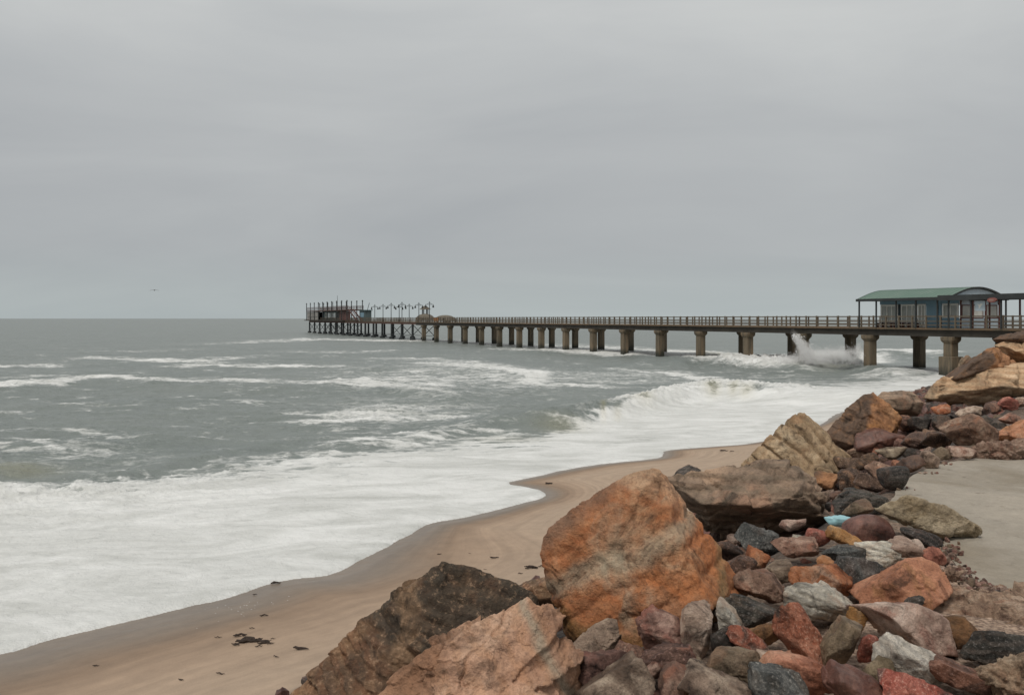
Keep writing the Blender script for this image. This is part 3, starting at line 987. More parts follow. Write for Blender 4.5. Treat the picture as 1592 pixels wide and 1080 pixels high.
def build_lamps():
    # tall double-arm deck lamps along the outer half of the pier
    specs = [(580.6, 5.0), (593.4, 5.0), (606, 5.2), (618.5, 4.6), (622.8, 5.3), (634, 4.7), (649, 4.9), (665.5, 5.0)]
    proto = None
    for i, (px, h) in enumerate(specs):
        u = px - CX
        # along-pier position whose front edge appears in that column
        k = (681 - u) / (66 + .107 * u)
        y = -.25
        loc = pier_pt(k * BAY, y, DECK)
        if proto is None:
            r = empty("street_lamp", loc, PANG)
            MB().tube([(0, 0, 0), (0, 0, .5), (0, 0, .6), (0, 0, 4.9)], [.16, .16, .10, .08]).build("pole", M_STEEL, r)
            mb = MB(); mb.bar((0, -1.0, 4.2), (0, 1.0, 4.2), .09); mb.bar((0, -.6, 4.2), (0, 0, 4.7), .06); mb.bar((0, .6, 4.2), (0, 0, 4.7), .06)
            mb.build("crossarm", M_STEEL, r)
            for s in (-1, 1):
                g_ = MB(); g_.tube([(0, s * .95, 3.45), (0, s * .95, 3.52), (0, s * .95, 3.78), (0, s * .95, 4.15)], [.10, .24, .22, .04], 8)
                g_.build("lantern", M_STEEL, r)
            proto = r
            o = r
        else:
            o = proto.copy(); COL.objects.link(o)
            for ch in proto.children:
                c = ch.copy(); COL.objects.link(c); c.parent = o
        o.location = loc; o.scale = (1, 1, h / 4.9)
        where = ["nearest the far building", "second from the far building", "third from the far building", "shorter one left of the tallest lamp",
                 "tallest one in the middle of the row", "short one to the right of the tallest", "just left of the domed pavilion", "last of the row towards the shore, by the pavilion cupola"][i]
        tag(o, "twin-lantern lamp, " + where, "lamp", "lamps along the outer pier")


build_lamps()


def build_pavilions():
    for (k, w, hh, lab, orange) in ((16.95, 4.2, 2.1, "low domed thatched pavilion with a small open cupola on the pier", False),
                                    (15.35, 4.8, 1.7, "low domed thatched shelter with an orange opening facing the shore", True)):
        B = pier_pt(k * BAY, -3.4, 0)
        r = empty("pavilion", (B.x, B.y, DECK), PANG)
        tag(r, lab, "pavilion", "domed shelters on the pier")
        R = w
        n = 20; vs = []; fs = []
        prof = [(1.0, .45), (.96, .9), (.8, 1.45), (.55, 1.85), (.28, 2.05), (.12, 2.1)]
        for (a, z) in prof:
            for i in range(n):
                t = 2 * math.pi * i / n
                vs.append((R * a * math.cos(t), 2.3 * a * math.sin(t), z * hh / 2.1))
        for j in range(len(prof) - 1):
            for i in range(n):
                fs.append((j * n + i, j * n + (i + 1) % n, (j + 1) * n + (i + 1) % n, (j + 1) * n + i))
        fs.append(tuple((len(prof) - 1) * n + i for i in range(n)))
        fs.append(tuple(reversed(range(n))))
        MB().add(vs, fs).build("roof", M_THATCH, r)
        for sx in (-.7, -.25, .25, .7):
            for sy in (-1.5, 1.5):
                MB().box(sx * R - .12, sx * R + .12, sy - .12, sy + .12, 0, .9).build("post", M_GIRD, r)
        if not orange:
            for sx in (-.55, .55):
                for sy in (-.55, .55):
                    MB().box(sx - .1, sx + .1, sy - .1, sy + .1, hh - .05, hh + 1.1).build("cupola_post", M_GIRD, r)
            c = MB(); c.taper(0, 0, hh + 1.1, hh + 2.0, 1.2, 1.2, .25, .25); c.build("cupola_roof", M_THATCH, r)
        else:
            pass
            MB().box(-1.6, 1.8, 2.1, 2.35, .15, 1.15).build("opening_panel", simple_mat("orange_paint", (.42, .18, .06), .6, .3, 1, 0), r)


build_pavilions()


# ------------------------------------------------------------------ gull over the sea
def build_gull():
    d = 150.0
    p = pt(240, 452, d)
    vs = []; fs = []
    sec = [(-.72, .02, .05), (-.42, .13, .10), (-.14, .16, .15), (0, .12, .17), (.14, .16, .15), (.42, .13, .10), (.72, .02, .05)]
    mb = MB()
    for i, (x, z, c) in enumerate(sec):
        vs += [(x, -c, z), (x, c, z), (x, 0, z + .025), (x, 0, z - .015)]
    for i in range(len(sec) - 1):
        a = i * 4; b2 = a + 4
        fs += [(a, b2, b2 + 2, a + 2), (a + 2, b2 + 2, b2 + 1, a + 1), (a + 1, b2 + 1, b2 + 3, a + 3), (a + 3, b2 + 3, b2, a)]
    r = empty("gull", p, math.radians(15))
    tag(r, "lone dark gull gliding low over the open sea left of the pier", "bird")
    mt = simple_mat("gull_grey", (.12, .12, .12), .8, .2, 4, 0)
    body = MB(); body.add(vs, fs)
    body.tube([(0, -.34, .09), (0, -.26, .1), (0, -.12, .1), (0, .1, .1), (0, .3, .09), (0, .42, .1)], [.01, .055, .085, .09, .04, .07], 8)
    body.build("body", mt, r)
    MB().tube([(0, -.42, .08), (0, -.33, .09)], [.006, .02], 6).build("beak", simple_mat("beak_yellow", (.4, .25, .05), .6, .2, 4, 0), r)


build_gull()


# ------------------------------------------------------------------ spray where the swell hits the piles
def build_spray():
    rs = np.random.RandomState(5)

    def dist(px):
        return 96.5 - 6.0 * (px - 1235) / 95 - 1.2
    blobs = []   # px, py, sx, sy, count
    for i in range(16):
        t = i / 15
        blobs.append((1236 + 32 * t + rs.uniform(-3, 3), 523 + 40 * t ** 1.1, 1.8 + 8 * t, 3 + 4 * t, 120))
    blobs += [(1268, 556, 14, 7, 400), (1295, 552, 18, 6, 400), (1322, 553, 12, 6, 300), (1250, 553, 10, 7, 200), (1230, 556, 18, 4, 250), (1200, 556, 20, 3, 150), (1316, 545, 10, 5, 100)]
    V = []; Fc = []
    q0 = np.array([[1, 1, 1], [1, -1, -1], [-1, 1, -1], [-1, -1, 1]], float)
    fq = np.array([[0, 1, 2], [0, 3, 1], [0, 2, 3], [1, 3, 2]])
    n = 0
    for bx, by, sx, sy, c in blobs:
        ax = rs.normal(bx, sx, c); ay = rs.normal(by, sy, c)
        ok = (ay > 519) & (ay < 566) & (ax < 1345)
        ax, ay = ax[ok], ay[ok]; d = dist(ax) + rs.normal(0, .5, len(ax))
        P = np.stack([(ax - CX) / F * d, d, EYE - (ay - HY) / F * d], 1)
        s = rs.uniform(.012, .04, len(P))
        for k in range(len(P)):
            A = rs.normal(size=(3, 3)); Q, _ = np.linalg.qr(A)
            V.append(P[k] + (q0 * s[k]) @ Q); Fc.append(fq + n); n += 4
    V = np.concatenate(V); Fc = np.concatenate(Fc)
    me = bpy.data.meshes.new("sea_spray")
    me.from_pydata(V.tolist(), [], Fc.tolist())
    m, nt, b = new_mat("white_spray"); b.inputs['Base Color'].default_value = (.9, .9, .9, 1); b.inputs['Roughness'].default_value = .6
    tl = nnode(nt, 'ShaderNodeBsdfTranslucent'); tl.inputs['Color'].default_value = (.95, .95, .95, 1)
    mx_ = nnode(nt, 'ShaderNodeMixShader'); mx_.inputs[0].default_value = .5
    nt.links.new(b.outputs[0], mx_.inputs[1]); nt.links.new(tl.outputs[0], mx_.inputs[2]); nt.links.new(mx_.outputs[0], nt.nodes['Material Output'].inputs['Surface'])
    root = link_mesh("sea_spray", me, m)
    tag(root, "burst of white spray thrown up among the pier piles", "spray", kind='stuff')
    # the fine mist between the drops: soft-edged volumes
    vm = bpy.data.materials.new("spray_mist"); vm.use_nodes = True
    nt = vm.node_tree; nt.nodes.clear()
    out = nnode(nt, 'ShaderNodeOutputMaterial'); pv = nnode(nt, 'ShaderNodeVolumePrincipled')
    pv.inputs['Color'].default_value = (.98, .98, .98, 1); pv.inputs['Anisotropy'].default_value = 0.0
    tc = nnode(nt, 'ShaderNodeTexCoord'); geo = nnode(nt, 'ShaderNodeNewGeometry')
    ln = nnode(nt, 'ShaderNodeVectorMath', operation='LENGTH'); nt.links.new(tc.outputs['Object'], ln.inputs[0])
    nz = noise_node(nt, geo.outputs['Position'], 1.7, 7, .72)
    fall = math_n(nt, 'SUBTRACT', 1.0, ln.outputs['Value'], True)
    d = math_n(nt, 'ADD', fall, math_n(nt, 'MULTIPLY', math_n(nt, 'SUBTRACT', nz.outputs['Fac'], .53), 3.4))
    d = math_n(nt, 'MULTIPLY', math_n(nt, 'MAXIMUM', d, 0.0), math_n(nt, 'MULTIPLY', fall, 3.6))
    nt.links.new(d, pv.inputs['Density']); nt.links.new(pv.outputs[0], out.inputs['Volume'])
    bm = bmesh.new(); bmesh.ops.create_icosphere(bm, subdivisions=3, radius=1); mm = bpy.data.meshes.new("mist"); bm.to_mesh(mm); bm.free(); mm.materials.append(vm)
    for (px, py, rx, rz, tilt) in [(1241, 532, .55, 1.7, -25), (1252, 545, 1.0, 1.9, -35), (1262, 556, 2.2, 1.5, 0), (1290, 556, 2.6, 1.5, 0), (1320, 555, 2.2, 1.3, 25), (1228, 559, 2.6, .8, 0), (1334, 544, .5, 1.3, 20)]:
        D = dist(px)
        o = bpy.data.objects.new("mist", mm); COL.objects.link(o); o.parent = root
        o.location = pt(px, py, D); o.scale = (rx, 1.0, rz); o.rotation_euler = (0, math.radians(tilt), 0)
    scene.cycles.volume_bounces = 4
    scene.cycles.volume_step_rate = 2.0


build_spray()

# ------------------------------------------------------------------ rock materials
def rock_mat(name, cols, patch=None, patch_amt=.5, speck=None, scale=2.5, rough=.8, bump=.8, strata=None, strata_amt=.5, sdir=(0, 0, 1), hue=.03, spec=.35, zones=(), sdist_=4.5):
    """cols: three stops of the body colour; patch: mineral stain colour; strata: colour of bands along sdir"""
    m, nt, b = new_mat(name)
    L = nt.links
    tc = nnode(nt, 'ShaderNodeTexCoord'); oi = nnode(nt, 'ShaderNodeObjectInfo')
    ad = nnode(nt, 'ShaderNodeVectorMath', operation='ADD')
    sc = nnode(nt, 'ShaderNodeVectorMath', operation='SCALE'); sc.inputs['Scale'].default_value = 37.0
    cb = nnode(nt, 'ShaderNodeCombineXYZ')
    for i in range(3): L.new(oi.outputs['Random'], cb.inputs[i])
    L.new(cb.outputs[0], sc.inputs[0]); L.new(tc.outputs['Object'], ad.inputs[0]); L.new(sc.outputs[0], ad.inputs[1])
    V = ad.outputs[0]
    n1 = noise_node(nt, V, scale, 9, .68, .6)
    c = ramp_out(nt, n1.outputs['Fac'], [(.30, cols[0]), (.5, cols[1]), (.68, cols[2])])
    if strata:
        mp = nnode(nt, 'ShaderNodeVectorRotate', rotation_type='AXIS_ANGLE')
        ax = Vector(sdir).normalized(); rot = Vector((1, 0, 0)).rotation_difference(ax).inverted()
        mp.inputs['Axis'].default_value = rot.axis if rot.angle > 1e-4 else (0, 0, 1); mp.inputs['Angle'].default_value = rot.angle
        L.new(V, mp.inputs['Vector'])
        wv = nnode(nt, 'ShaderNodeTexWave', bands_direction='X'); wv.inputs['Scale'].default_value = scale * 1.6
        wv.inputs['Distortion'].default_value = sdist_; wv.inputs['Detail'].default_value = 5; wv.inputs['Detail Scale'].default_value = 1.3; wv.inputs['Detail Roughness'].default_value = .65
        L.new(mp.outputs[0], wv.inputs['Vector'])
        f = ramp_out(nt, wv.outputs['Fac'], [(.45, g(0)), (.8, g(1))])
        c = mixc(nt, math_n(nt, 'MULTIPLY', f, strata_amt), c, strata)
    if patch:
        n2 = noise_node(nt, V, scale * .75, 7, .6, .9)
        f = ramp_out(nt, n2.outputs['Fac'], [(.52, g(0)), (.62, g(1))])
        c = mixc(nt, math_n(nt, 'MULTIPLY', f, patch_amt), c, patch)
    for (ax, lo, hi, col, amt, dis) in zones:      # mineral stains and darker or paler sides, each set along an axis
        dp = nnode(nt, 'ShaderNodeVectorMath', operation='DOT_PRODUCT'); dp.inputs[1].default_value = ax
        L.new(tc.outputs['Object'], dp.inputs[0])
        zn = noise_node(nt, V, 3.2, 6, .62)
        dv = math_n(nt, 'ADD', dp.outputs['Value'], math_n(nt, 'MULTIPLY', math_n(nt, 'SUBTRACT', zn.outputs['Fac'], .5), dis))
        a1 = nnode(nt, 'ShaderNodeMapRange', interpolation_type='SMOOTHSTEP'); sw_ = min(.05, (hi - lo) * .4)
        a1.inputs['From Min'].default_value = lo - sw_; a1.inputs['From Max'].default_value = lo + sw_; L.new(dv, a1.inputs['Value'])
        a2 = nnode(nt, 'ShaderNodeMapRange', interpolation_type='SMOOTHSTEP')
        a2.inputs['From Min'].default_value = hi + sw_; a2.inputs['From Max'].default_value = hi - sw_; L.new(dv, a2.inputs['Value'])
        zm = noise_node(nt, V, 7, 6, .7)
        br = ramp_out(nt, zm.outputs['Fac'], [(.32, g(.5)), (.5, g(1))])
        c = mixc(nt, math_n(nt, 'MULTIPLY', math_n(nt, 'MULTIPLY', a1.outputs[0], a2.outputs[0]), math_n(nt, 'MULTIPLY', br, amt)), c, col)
    n3 = noise_node(nt, V, scale * 14, 4, .75)
    if speck:
        f = ramp_out(nt, n3.outputs['Fac'], [(.55, g(0)), (.66, g(1))])
        c = mixc(nt, math_n(nt, 'MULTIPLY', f, .6), c, speck)
    c = mixc(nt, .75, c, ramp_out(nt, n3.outputs['Fac'], [(.3, g(.27)), (.7, g(.68))]), 'OVERLAY')
    gm_ = noise_node(nt, V, scale * 1.1, 8, .72, 1.2)
    c = mixc(nt, 1, c, ramp_out(nt, gm_.outputs['Fac'], [(.34, g(.26)), (.46, g(.82)), (.60, g(1.08))]), 'MULTIPLY')
    hs = nnode(nt, 'ShaderNodeHueSaturation')
    L.new(math_n(nt, 'ADD', math_n(nt, 'MULTIPLY', oi.outputs['Random'], hue), .5 - hue / 2), hs.inputs['Hue'])
    r2 = math_n(nt, 'FRACT', math_n(nt, 'MULTIPLY', oi.outputs['Random'], 7.31))
    L.new(math_n(nt, 'ADD', math_n(nt, 'MULTIPLY', r2, .5), 1.12), hs.inputs['Value'])
    hs.inputs['Saturation'].default_value = 1.02
    L.new(c, hs.inputs['Color'])
    # dark fine fissures
    vo = nnode(nt, 'ShaderNodeTexVoronoi', feature='DISTANCE_TO_EDGE'); vo.inputs['Scale'].default_value = scale * 1.3
    wob = nnode(nt, 'ShaderNodeVectorMath', operation='ADD'); nw = noise_node(nt, V, scale * 2, 5, .6)
    sw = nnode(nt, 'ShaderNodeVectorMath', operation='SCALE'); sw.inputs['Scale'].default_value = .35
    L.new(nw.outputs['Color'], sw.inputs[0]); L.new(V, wob.inputs[0]); L.new(sw.outputs[0], wob.inputs[1]); L.new(wob.outputs[0], vo.inputs['Vector'])
    ck = ramp_out(nt, vo.outputs['Distance'], [(0.0, g(0)), (.022, g(1))])
    ckm = ramp_out(nt, noise_node(nt, V, scale * .9, 4, .6).outputs['Fac'], [(.48, g(1)), (.56, g(0))])
    ck = math_n(nt, 'MAXIMUM', ck, ckm)
    L.new(mixc(nt, ck, mixc(nt, .22, hs.outputs[0], (.03, .022, .018)), hs.outputs[0]), b.inputs['Base Color'])
    L.new(ramp_out(nt, n1.outputs['Fac'], [(.3, g(rough - .12)), (.7, g(min(1, rough + .08)))]), b.inputs['Roughness'])
    b.inputs['Specular IOR Level'].default_value = spec
    nb = noise_node(nt, V, scale * 3.2, 8, .7)
    nr = bumpn(nt, nb.outputs['Fac'], bump, .07)
    nr = bumpn(nt, n3.outputs['Fac'], bump * .8, .014, nr)
    nr = bumpn(nt, ck, .35, .012, nr)
    L.new(nr, b.inputs['Normal'])
    return m


RM = {}
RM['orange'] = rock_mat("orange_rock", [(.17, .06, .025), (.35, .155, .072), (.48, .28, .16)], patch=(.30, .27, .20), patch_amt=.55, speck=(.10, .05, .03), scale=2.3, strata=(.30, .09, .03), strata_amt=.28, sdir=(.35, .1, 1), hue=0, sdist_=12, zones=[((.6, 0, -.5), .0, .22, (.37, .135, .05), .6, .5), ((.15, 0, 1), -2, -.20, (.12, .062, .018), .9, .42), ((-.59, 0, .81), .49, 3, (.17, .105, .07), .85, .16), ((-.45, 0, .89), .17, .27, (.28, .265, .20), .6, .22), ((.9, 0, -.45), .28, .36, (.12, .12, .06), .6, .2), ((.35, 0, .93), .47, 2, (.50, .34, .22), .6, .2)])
RM['brown'] = rock_mat("dark_brown_rock", [(.06, .038, .025), (.15, .09, .054), (.27, .16, .09)], patch=(.06, .06, .045), speck=(.30, .20, .13), scale=2.2, strata=(.16, .07, .035), strata_amt=.4, sdir=(.5, 0, .8), hue=0, sdist_=9, zones=[((.35, 0, .94), .22, 3, (.04, .036, .028), .8, .14), ((1, 0, .15), .04, .16, (.27, .17, .10), .7, .45)])
RM['peach'] = rock_mat("peach_rock", [(.27, .145, .09), (.43, .26, .175), (.54, .365, .26)], patch=(.22, .11, .06), patch_amt=.6, speck=(.14, .08, .05), scale=2.0, strata=(.36, .19, .10), strata_amt=.3, sdir=(.8, .1, .5), hue=0, sdist_=10, zones=[((.85, 0, .52), .345, .385, (.27, .26, .20), .6, .12), ((.6, 0, -.2), -3, -.12, (.22, .12, .07), .7, .25)])
RM['layered'] = rock_mat("layered_grey_brown_rock", [(.12, .09, .068), (.27, .195, .14), (.42, .29, .20)], patch=(.46, .26, .17), patch_amt=.5, speck=(.08, .06, .045), scale=1.7, strata=(.15, .115, .08), strata_amt=.5, sdir=(.05, .2, 1), hue=0)
RM['ribbed'] = rock_mat("tan_ribbed_rock", [(.19, .125, .07), (.37, .265, .165), (.52, .41, .28)], patch=(.22, .11, .05), patch_amt=.5, speck=(.12, .08, .05), scale=2.6, hue=0)
RM['rust'] = rock_mat("rust_brown_rock", [(.12, .065, .038), (.28, .14, .07), (.43, .25, .14)], patch=(.36, .17, .06), speck=(.07, .045, .03), scale=2.0, hue=0, zones=[((.85, 0, -.35), -3, -.12, (.085, .06, .045), .9, .2)])
RM['slab'] = rock_mat("buff_slab_rock", [(.30, .18, .10), (.46, .32, .20), (.54, .41, .28)], patch=(.25, .19, .13), patch_amt=.6, speck=(.2, .12, .07), scale=1.4, strata=(.27, .14, .07), strata_amt=.4, sdir=(.1, .1, 1), hue=0)
RM['sandy'] = rock_mat("sandy_brown_rock", [(.13, .095, .055), (.25, .20, .135), (.36, .30, .215)], patch=(.17, .12, .06), speck=(.09, .065, .04), scale=3.5, hue=0)
RM['salmon'] = rock_mat("salmon_rock", [(.24, .09, .055), (.44, .19, .125), (.55, .31, .22)], patch=(.28, .14, .06), patch_amt=.4, speck=(.16, .07, .045), scale=5)
RM['white'] = rock_mat("white_quartz", [(.27, .235, .19), (.56, .52, .44), (.74, .70, .62)], patch=(.36, .21, .13), patch_amt=.5, speck=(.18, .16, .14), scale=6, strata=(.30, .28, .25), strata_amt=.5, sdir=(.2, 0, 1))
RM['pink'] = rock_mat("pink_white_rock", [(.22, .14, .105), (.48, .35, .275), (.66, .55, .46)], patch=(.25, .12, .085), patch_amt=.75, speck=(.12, .08, .07), scale=6)
RM['red'] = rock_mat("red_rock", [(.10, .04, .03), (.30, .10, .06), (.44, .21, .145)], patch=(.075, .062, .052), patch_amt=.85, speck=(.45, .33, .26), scale=5)
RM['rust2'] = rock_mat("bright_orange_rock", [(.22, .08, .03), (.44, .20, .085), (.55, .34, .20)], patch=(.5, .38, .27), patch_amt=.5, speck=(.12, .06, .04), scale=6)
RM['slate'] = rock_mat("dark_slate", [(.016, .015, .013), (.045, .04, .034), (.12, .105, .088)], patch=(.17, .105, .075), patch_amt=.6, speck=(.22, .2, .19), scale=5, rough=.65, strata=(.13, .10, .085), strata_amt=.4, sdir=(.2, .3, 1), spec=.3)
RM['navy'] = rock_mat("blue_grey_slate", [(.022, .024, .023), (.07, .072, .068), (.22, .215, .20)], patch=(.13, .10, .08), patch_amt=.5, speck=(.32, .3, .27), scale=5, rough=.65, spec=.3)
RM['maroon'] = rock_mat("maroon_stone", [(.05, .024, .016), (.10, .047, .031), (.16, .085, .055)], patch=(.17, .10, .07), patch_amt=.6, scale=4, rough=.5, bump=.35, spec=.5)
RM['darkbrown'] = rock_mat("dark_brown_stone", [(.028, .018, .014), (.085, .05, .036), (.19, .12, .085)], patch=(.30, .15, .09), patch_amt=.6, speck=(.3, .2, .16), scale=5, rough=.65)
RM['greybeige'] = rock_mat("grey_beige_rock", [(.10, .07, .05), (.32, .235, .175), (.54, .43, .33)], patch=(.10, .06, .04), patch_amt=.75, speck=(.09, .07, .06), scale=6)
RM['olive'] = rock_mat("olive_brown_rock", [(.06, .043, .026), (.18, .135, .085), (.31, .235, .165)], patch=(.22, .12, .07), speck=(.08, .06, .05), scale=5, rough=.6)
RM['pinkbrown'] = rock_mat("pink_brown_speckled_rock", [(.085, .05, .038), (.25, .15, .108), (.48, .34, .26)], patch=(.30, .13, .08), patch_amt=.7, speck=(.06, .04, .035), scale=7)
RM['ochre'] = rock_mat("ochre_rock", [(.12, .058, .025), (.26, .13, .06), (.38, .22, .12)], patch=(.08, .06, .045), speck=(.08, .05, .03), scale=5)
RM['coral'] = rock_mat("pitted_conglomerate", [(.14, .085, .06), (.42, .29, .205), (.60, .47, .36)], patch=(.36, .19, .125), patch_amt=.5, speck=(.09, .06, .045), scale=11, bump=1.0)


# ------------------------------------------------------------------ rock shapes
_ICO = {}


def ico(sub):
    if sub not in _ICO:
        bm = bmesh.new(); bmesh.ops.create_icosphere(bm, subdivisions=sub, radius=1)
        v = np.array([x.co[:] for x in bm.verts]); f = [tuple(q.index for q in t.verts) for t in bm.faces]
        v /= np.linalg.norm(v, axis=1)[:, None]
        bm.free(); _ICO[sub] = (v, f)
    return _ICO[sub]


def rock_mesh(name, ext, seed, sub=5, normals=None, dists=None, p=26, nplanes=13, rough=.07, grooves=None, ledges=None, fine=.010, pits=0.0, chip=1.0, lay=None):
    rs = np.random.RandomState(seed)
    D, f = ico(sub)
    if normals is None:
        N = rs.normal(size=(nplanes, 3)); N /= np.linalg.norm(N, axis=1)[:, None]
        dd = rs.uniform(.52, .98, nplanes)
        N = np.concatenate([N, np.array([[1, 0, 0], [-1, 0, 0], [0, 1, 0], [0, -1, 0], [0, 0, 1], [0, 0, -1]]) + rs.normal(size=(6, 3)) * .22])
        N /= np.linalg.norm(N, axis=1)[:, None]
        dd = np.concatenate([dd, rs.uniform(.78, 1.0, 6)])
    else:
        N, dd = normals, dists
    c = np.maximum(D @ N.T, 0) / dd
    cm = c.max(1)
    r = 1.0 / (cm * ((c / cm[:, None]) ** p).sum(1) ** (1.0 / p))
    P = D * r[:, None]
    e = np.array(ext, float)
    if normals is None:
        # stretch so that the outline fills the wanted size
        P = P / np.abs(P).max(0)
    X = P * e
    size = float(e.max())
    nrm = D / e; nrm /= np.linalg.norm(nrm, axis=1)[:, None]
    off = seed * 3.7
    a = fbm(X / size * 1.6 + off, 3, .5) * rough * size
    b = fbm(X / size * 4 + off + 9, 6, .62, ridge=True) * rough * .55 * size
    h = a + b
    # broken facets: the skin splits into cells, each with its own step and tilt
    for (nc, st, tl) in ((26, .030, .16), (110, .011, .14), (420, .0045, .12)):
        if nc > 150 and len(D) < 9000: continue
        Cp = rs.normal(size=(nc, 3)); Cp /= np.linalg.norm(Cp, axis=1)[:, None]; Cp = Cp * e * .85
        W = X + .10 * size * np.stack([fbm(X / size * 3 + 40 + k * 9, 3) for k in range(3)], 1) * (1 if nc < 50 else .6)
        if lay is not None:
            lv = np.array(lay, float); lv /= np.linalg.norm(lv)
            W = W + 1.6 * (W @ lv)[:, None] * lv; Cp = Cp + 1.6 * (Cp @ lv)[:, None] * lv
        best = np.full(len(X), 1e18); idx = np.zeros(len(X), int)
        for q in range(nc):
            dq = ((W - Cp[q]) ** 2).sum(1); mq = dq < best
            best = np.where(mq, dq, best); idx = np.where(mq, q, idx)
        G = rs.normal(size=(nc, 3)) * tl; S_ = rs.uniform(-1, .6, nc) * st * size
        h += chip * (S_[idx] + ((X - Cp[idx] * (1 if lay is None else .6)) * G[idx]).sum(1) * .45 * (1 if nc < 50 else .8) * np.minimum(1, (26 / nc) ** .5 * 1.6))
    h += fbm(X * 14 + off, 4, .6) * fine
    if ledges:      # stepped bedding planes
        ld, per, amp = ledges
        ld = np.array(ld, float); ld /= np.linalg.norm(ld)
        t = (X @ ld) / per + .55 * fbm(X / size * 2.2 + off, 4, .55)
        fr = t - np.floor(t)
        h += amp * (sstep(0, .35, fr) * (1 - sstep(.86, 1, fr)) - .5) * (.4 + .8 * (fbm(X / size * 3 + 5 + off, 3) + .5))
    if grooves:     # deep parallel cracks
        for gd, per, wd, amp in grooves:
            gd = np.array(gd, float); gd /= np.linalg.norm(gd)
            t = (X @ gd) / per + .10 * fbm(X / size * 3 + off, 4)
            fr = np.abs(t - np.round(t)) * per
            h -= amp * np.exp(-(fr / wd) ** 2) * (.55 + .9 * np.clip(fbm(X / size * 2.5 + off + 3, 2) + .35, 0, 1))
    if pits:
        pn = fbm(X * 11 + off, 4, .65, ridge=True)
        h -= pits * sstep(.1, .7, pn)
    X = X + nrm * h[:, None]
    me = bpy.data.meshes.new(name)
    me.from_pydata(X.tolist(), [], f)
    me.polygons.foreach_set('use_smooth', [True] * len(f))
    # crisp the hard arrises: sharp where the surface turns quickly
    me.update()
    return me


def hull_planes(pts):
    bm = bmesh.new()
    for q in pts: bm.verts.new(q)
    res = bmesh.ops.convex_hull(bm, input=bm.verts[:])
    bmesh.ops.recalc_face_normals(bm, faces=bm.faces)
    N = []; D = []
    for f in bm.faces:
        n = f.normal; d = n.dot(f.verts[0].co)
        if n.length < .5: continue
        if d < 0: n = -n; d = -d
        if any((Vector(a) - n).length < .05 for a in N): continue
        N.append(tuple(n)); D.append(max(d, .02))
    bm.free()
    return np.array(N), np.array(D)


ROCKS = []      # (px, py, half width px, half height px, distance, short name)


def boulder(sil, base, mat, label, cat="boulder", front=(), thick=.8, bulge=.35, seed=1, sub=6, name="boulder", back_scale=.62, short=None, dist=None, **kw):
    """sil: photo outline; base: pixel whose sight line meets the bank under the boulder; front: (px,py,dd) near corners"""
    D0 = dist or hit(*base)
    xs = [a[0] for a in sil]; ys = [a[1] for a in sil]
    cx = (min(xs) + max(xs)) / 2; cy = (min(ys) + max(ys)) / 2
    w = (max(xs) - min(xs)) / F * D0
    T = w * thick
    P = []
    for s_ in sil:
        dd = s_[2] if len(s_) > 2 else 0
        P.append(pt(s_[0], s_[1], D0 + dd * w))
    for (a, b2) in [(s_[0], s_[1]) for s_ in sil]:
        P.append(pt(cx + (a - cx) * back_scale, cy + (b2 - cy) * back_scale + 6, D0 + T))
    for (a, b2, dd) in front: P.append(pt(a, b2, D0 - dd * w))
    if not front:
        for (a, b2) in [(s_[0], s_[1]) for s_ in sil]:
            P.append(pt(cx + (a - cx) * .5, cy + (b2 - cy) * .5, D0 - bulge * w))
    C = sum(P, Vector()) / len(P)
    lo = Vector([min(q[i] for q in P) for i in range(3)]); hi = Vector([max(q[i] for q in P) for i in range(3)])
    e = (hi - lo) / 2; C = (lo + hi) / 2
    Q = [Vector(((q[0] - C[0]) / e[0], (q[1] - C[1]) / e[1], (q[2] - C[2]) / e[2])) for q in P]
    N, Dd = hull_planes(Q)
    me = rock_mesh(name, tuple(np.array(e) * 1.03), seed, sub, N, Dd, **dict(dict(p=220), **kw))
    me.materials.append(RM[mat])
    o = link_mesh(name, me, None, None, C)
    tag(o, label, cat)
    ROCKS.append((cx, cy, (max(xs) - min(xs)) / 2, (max(ys) - min(ys)) / 2, D0, short))
    return o


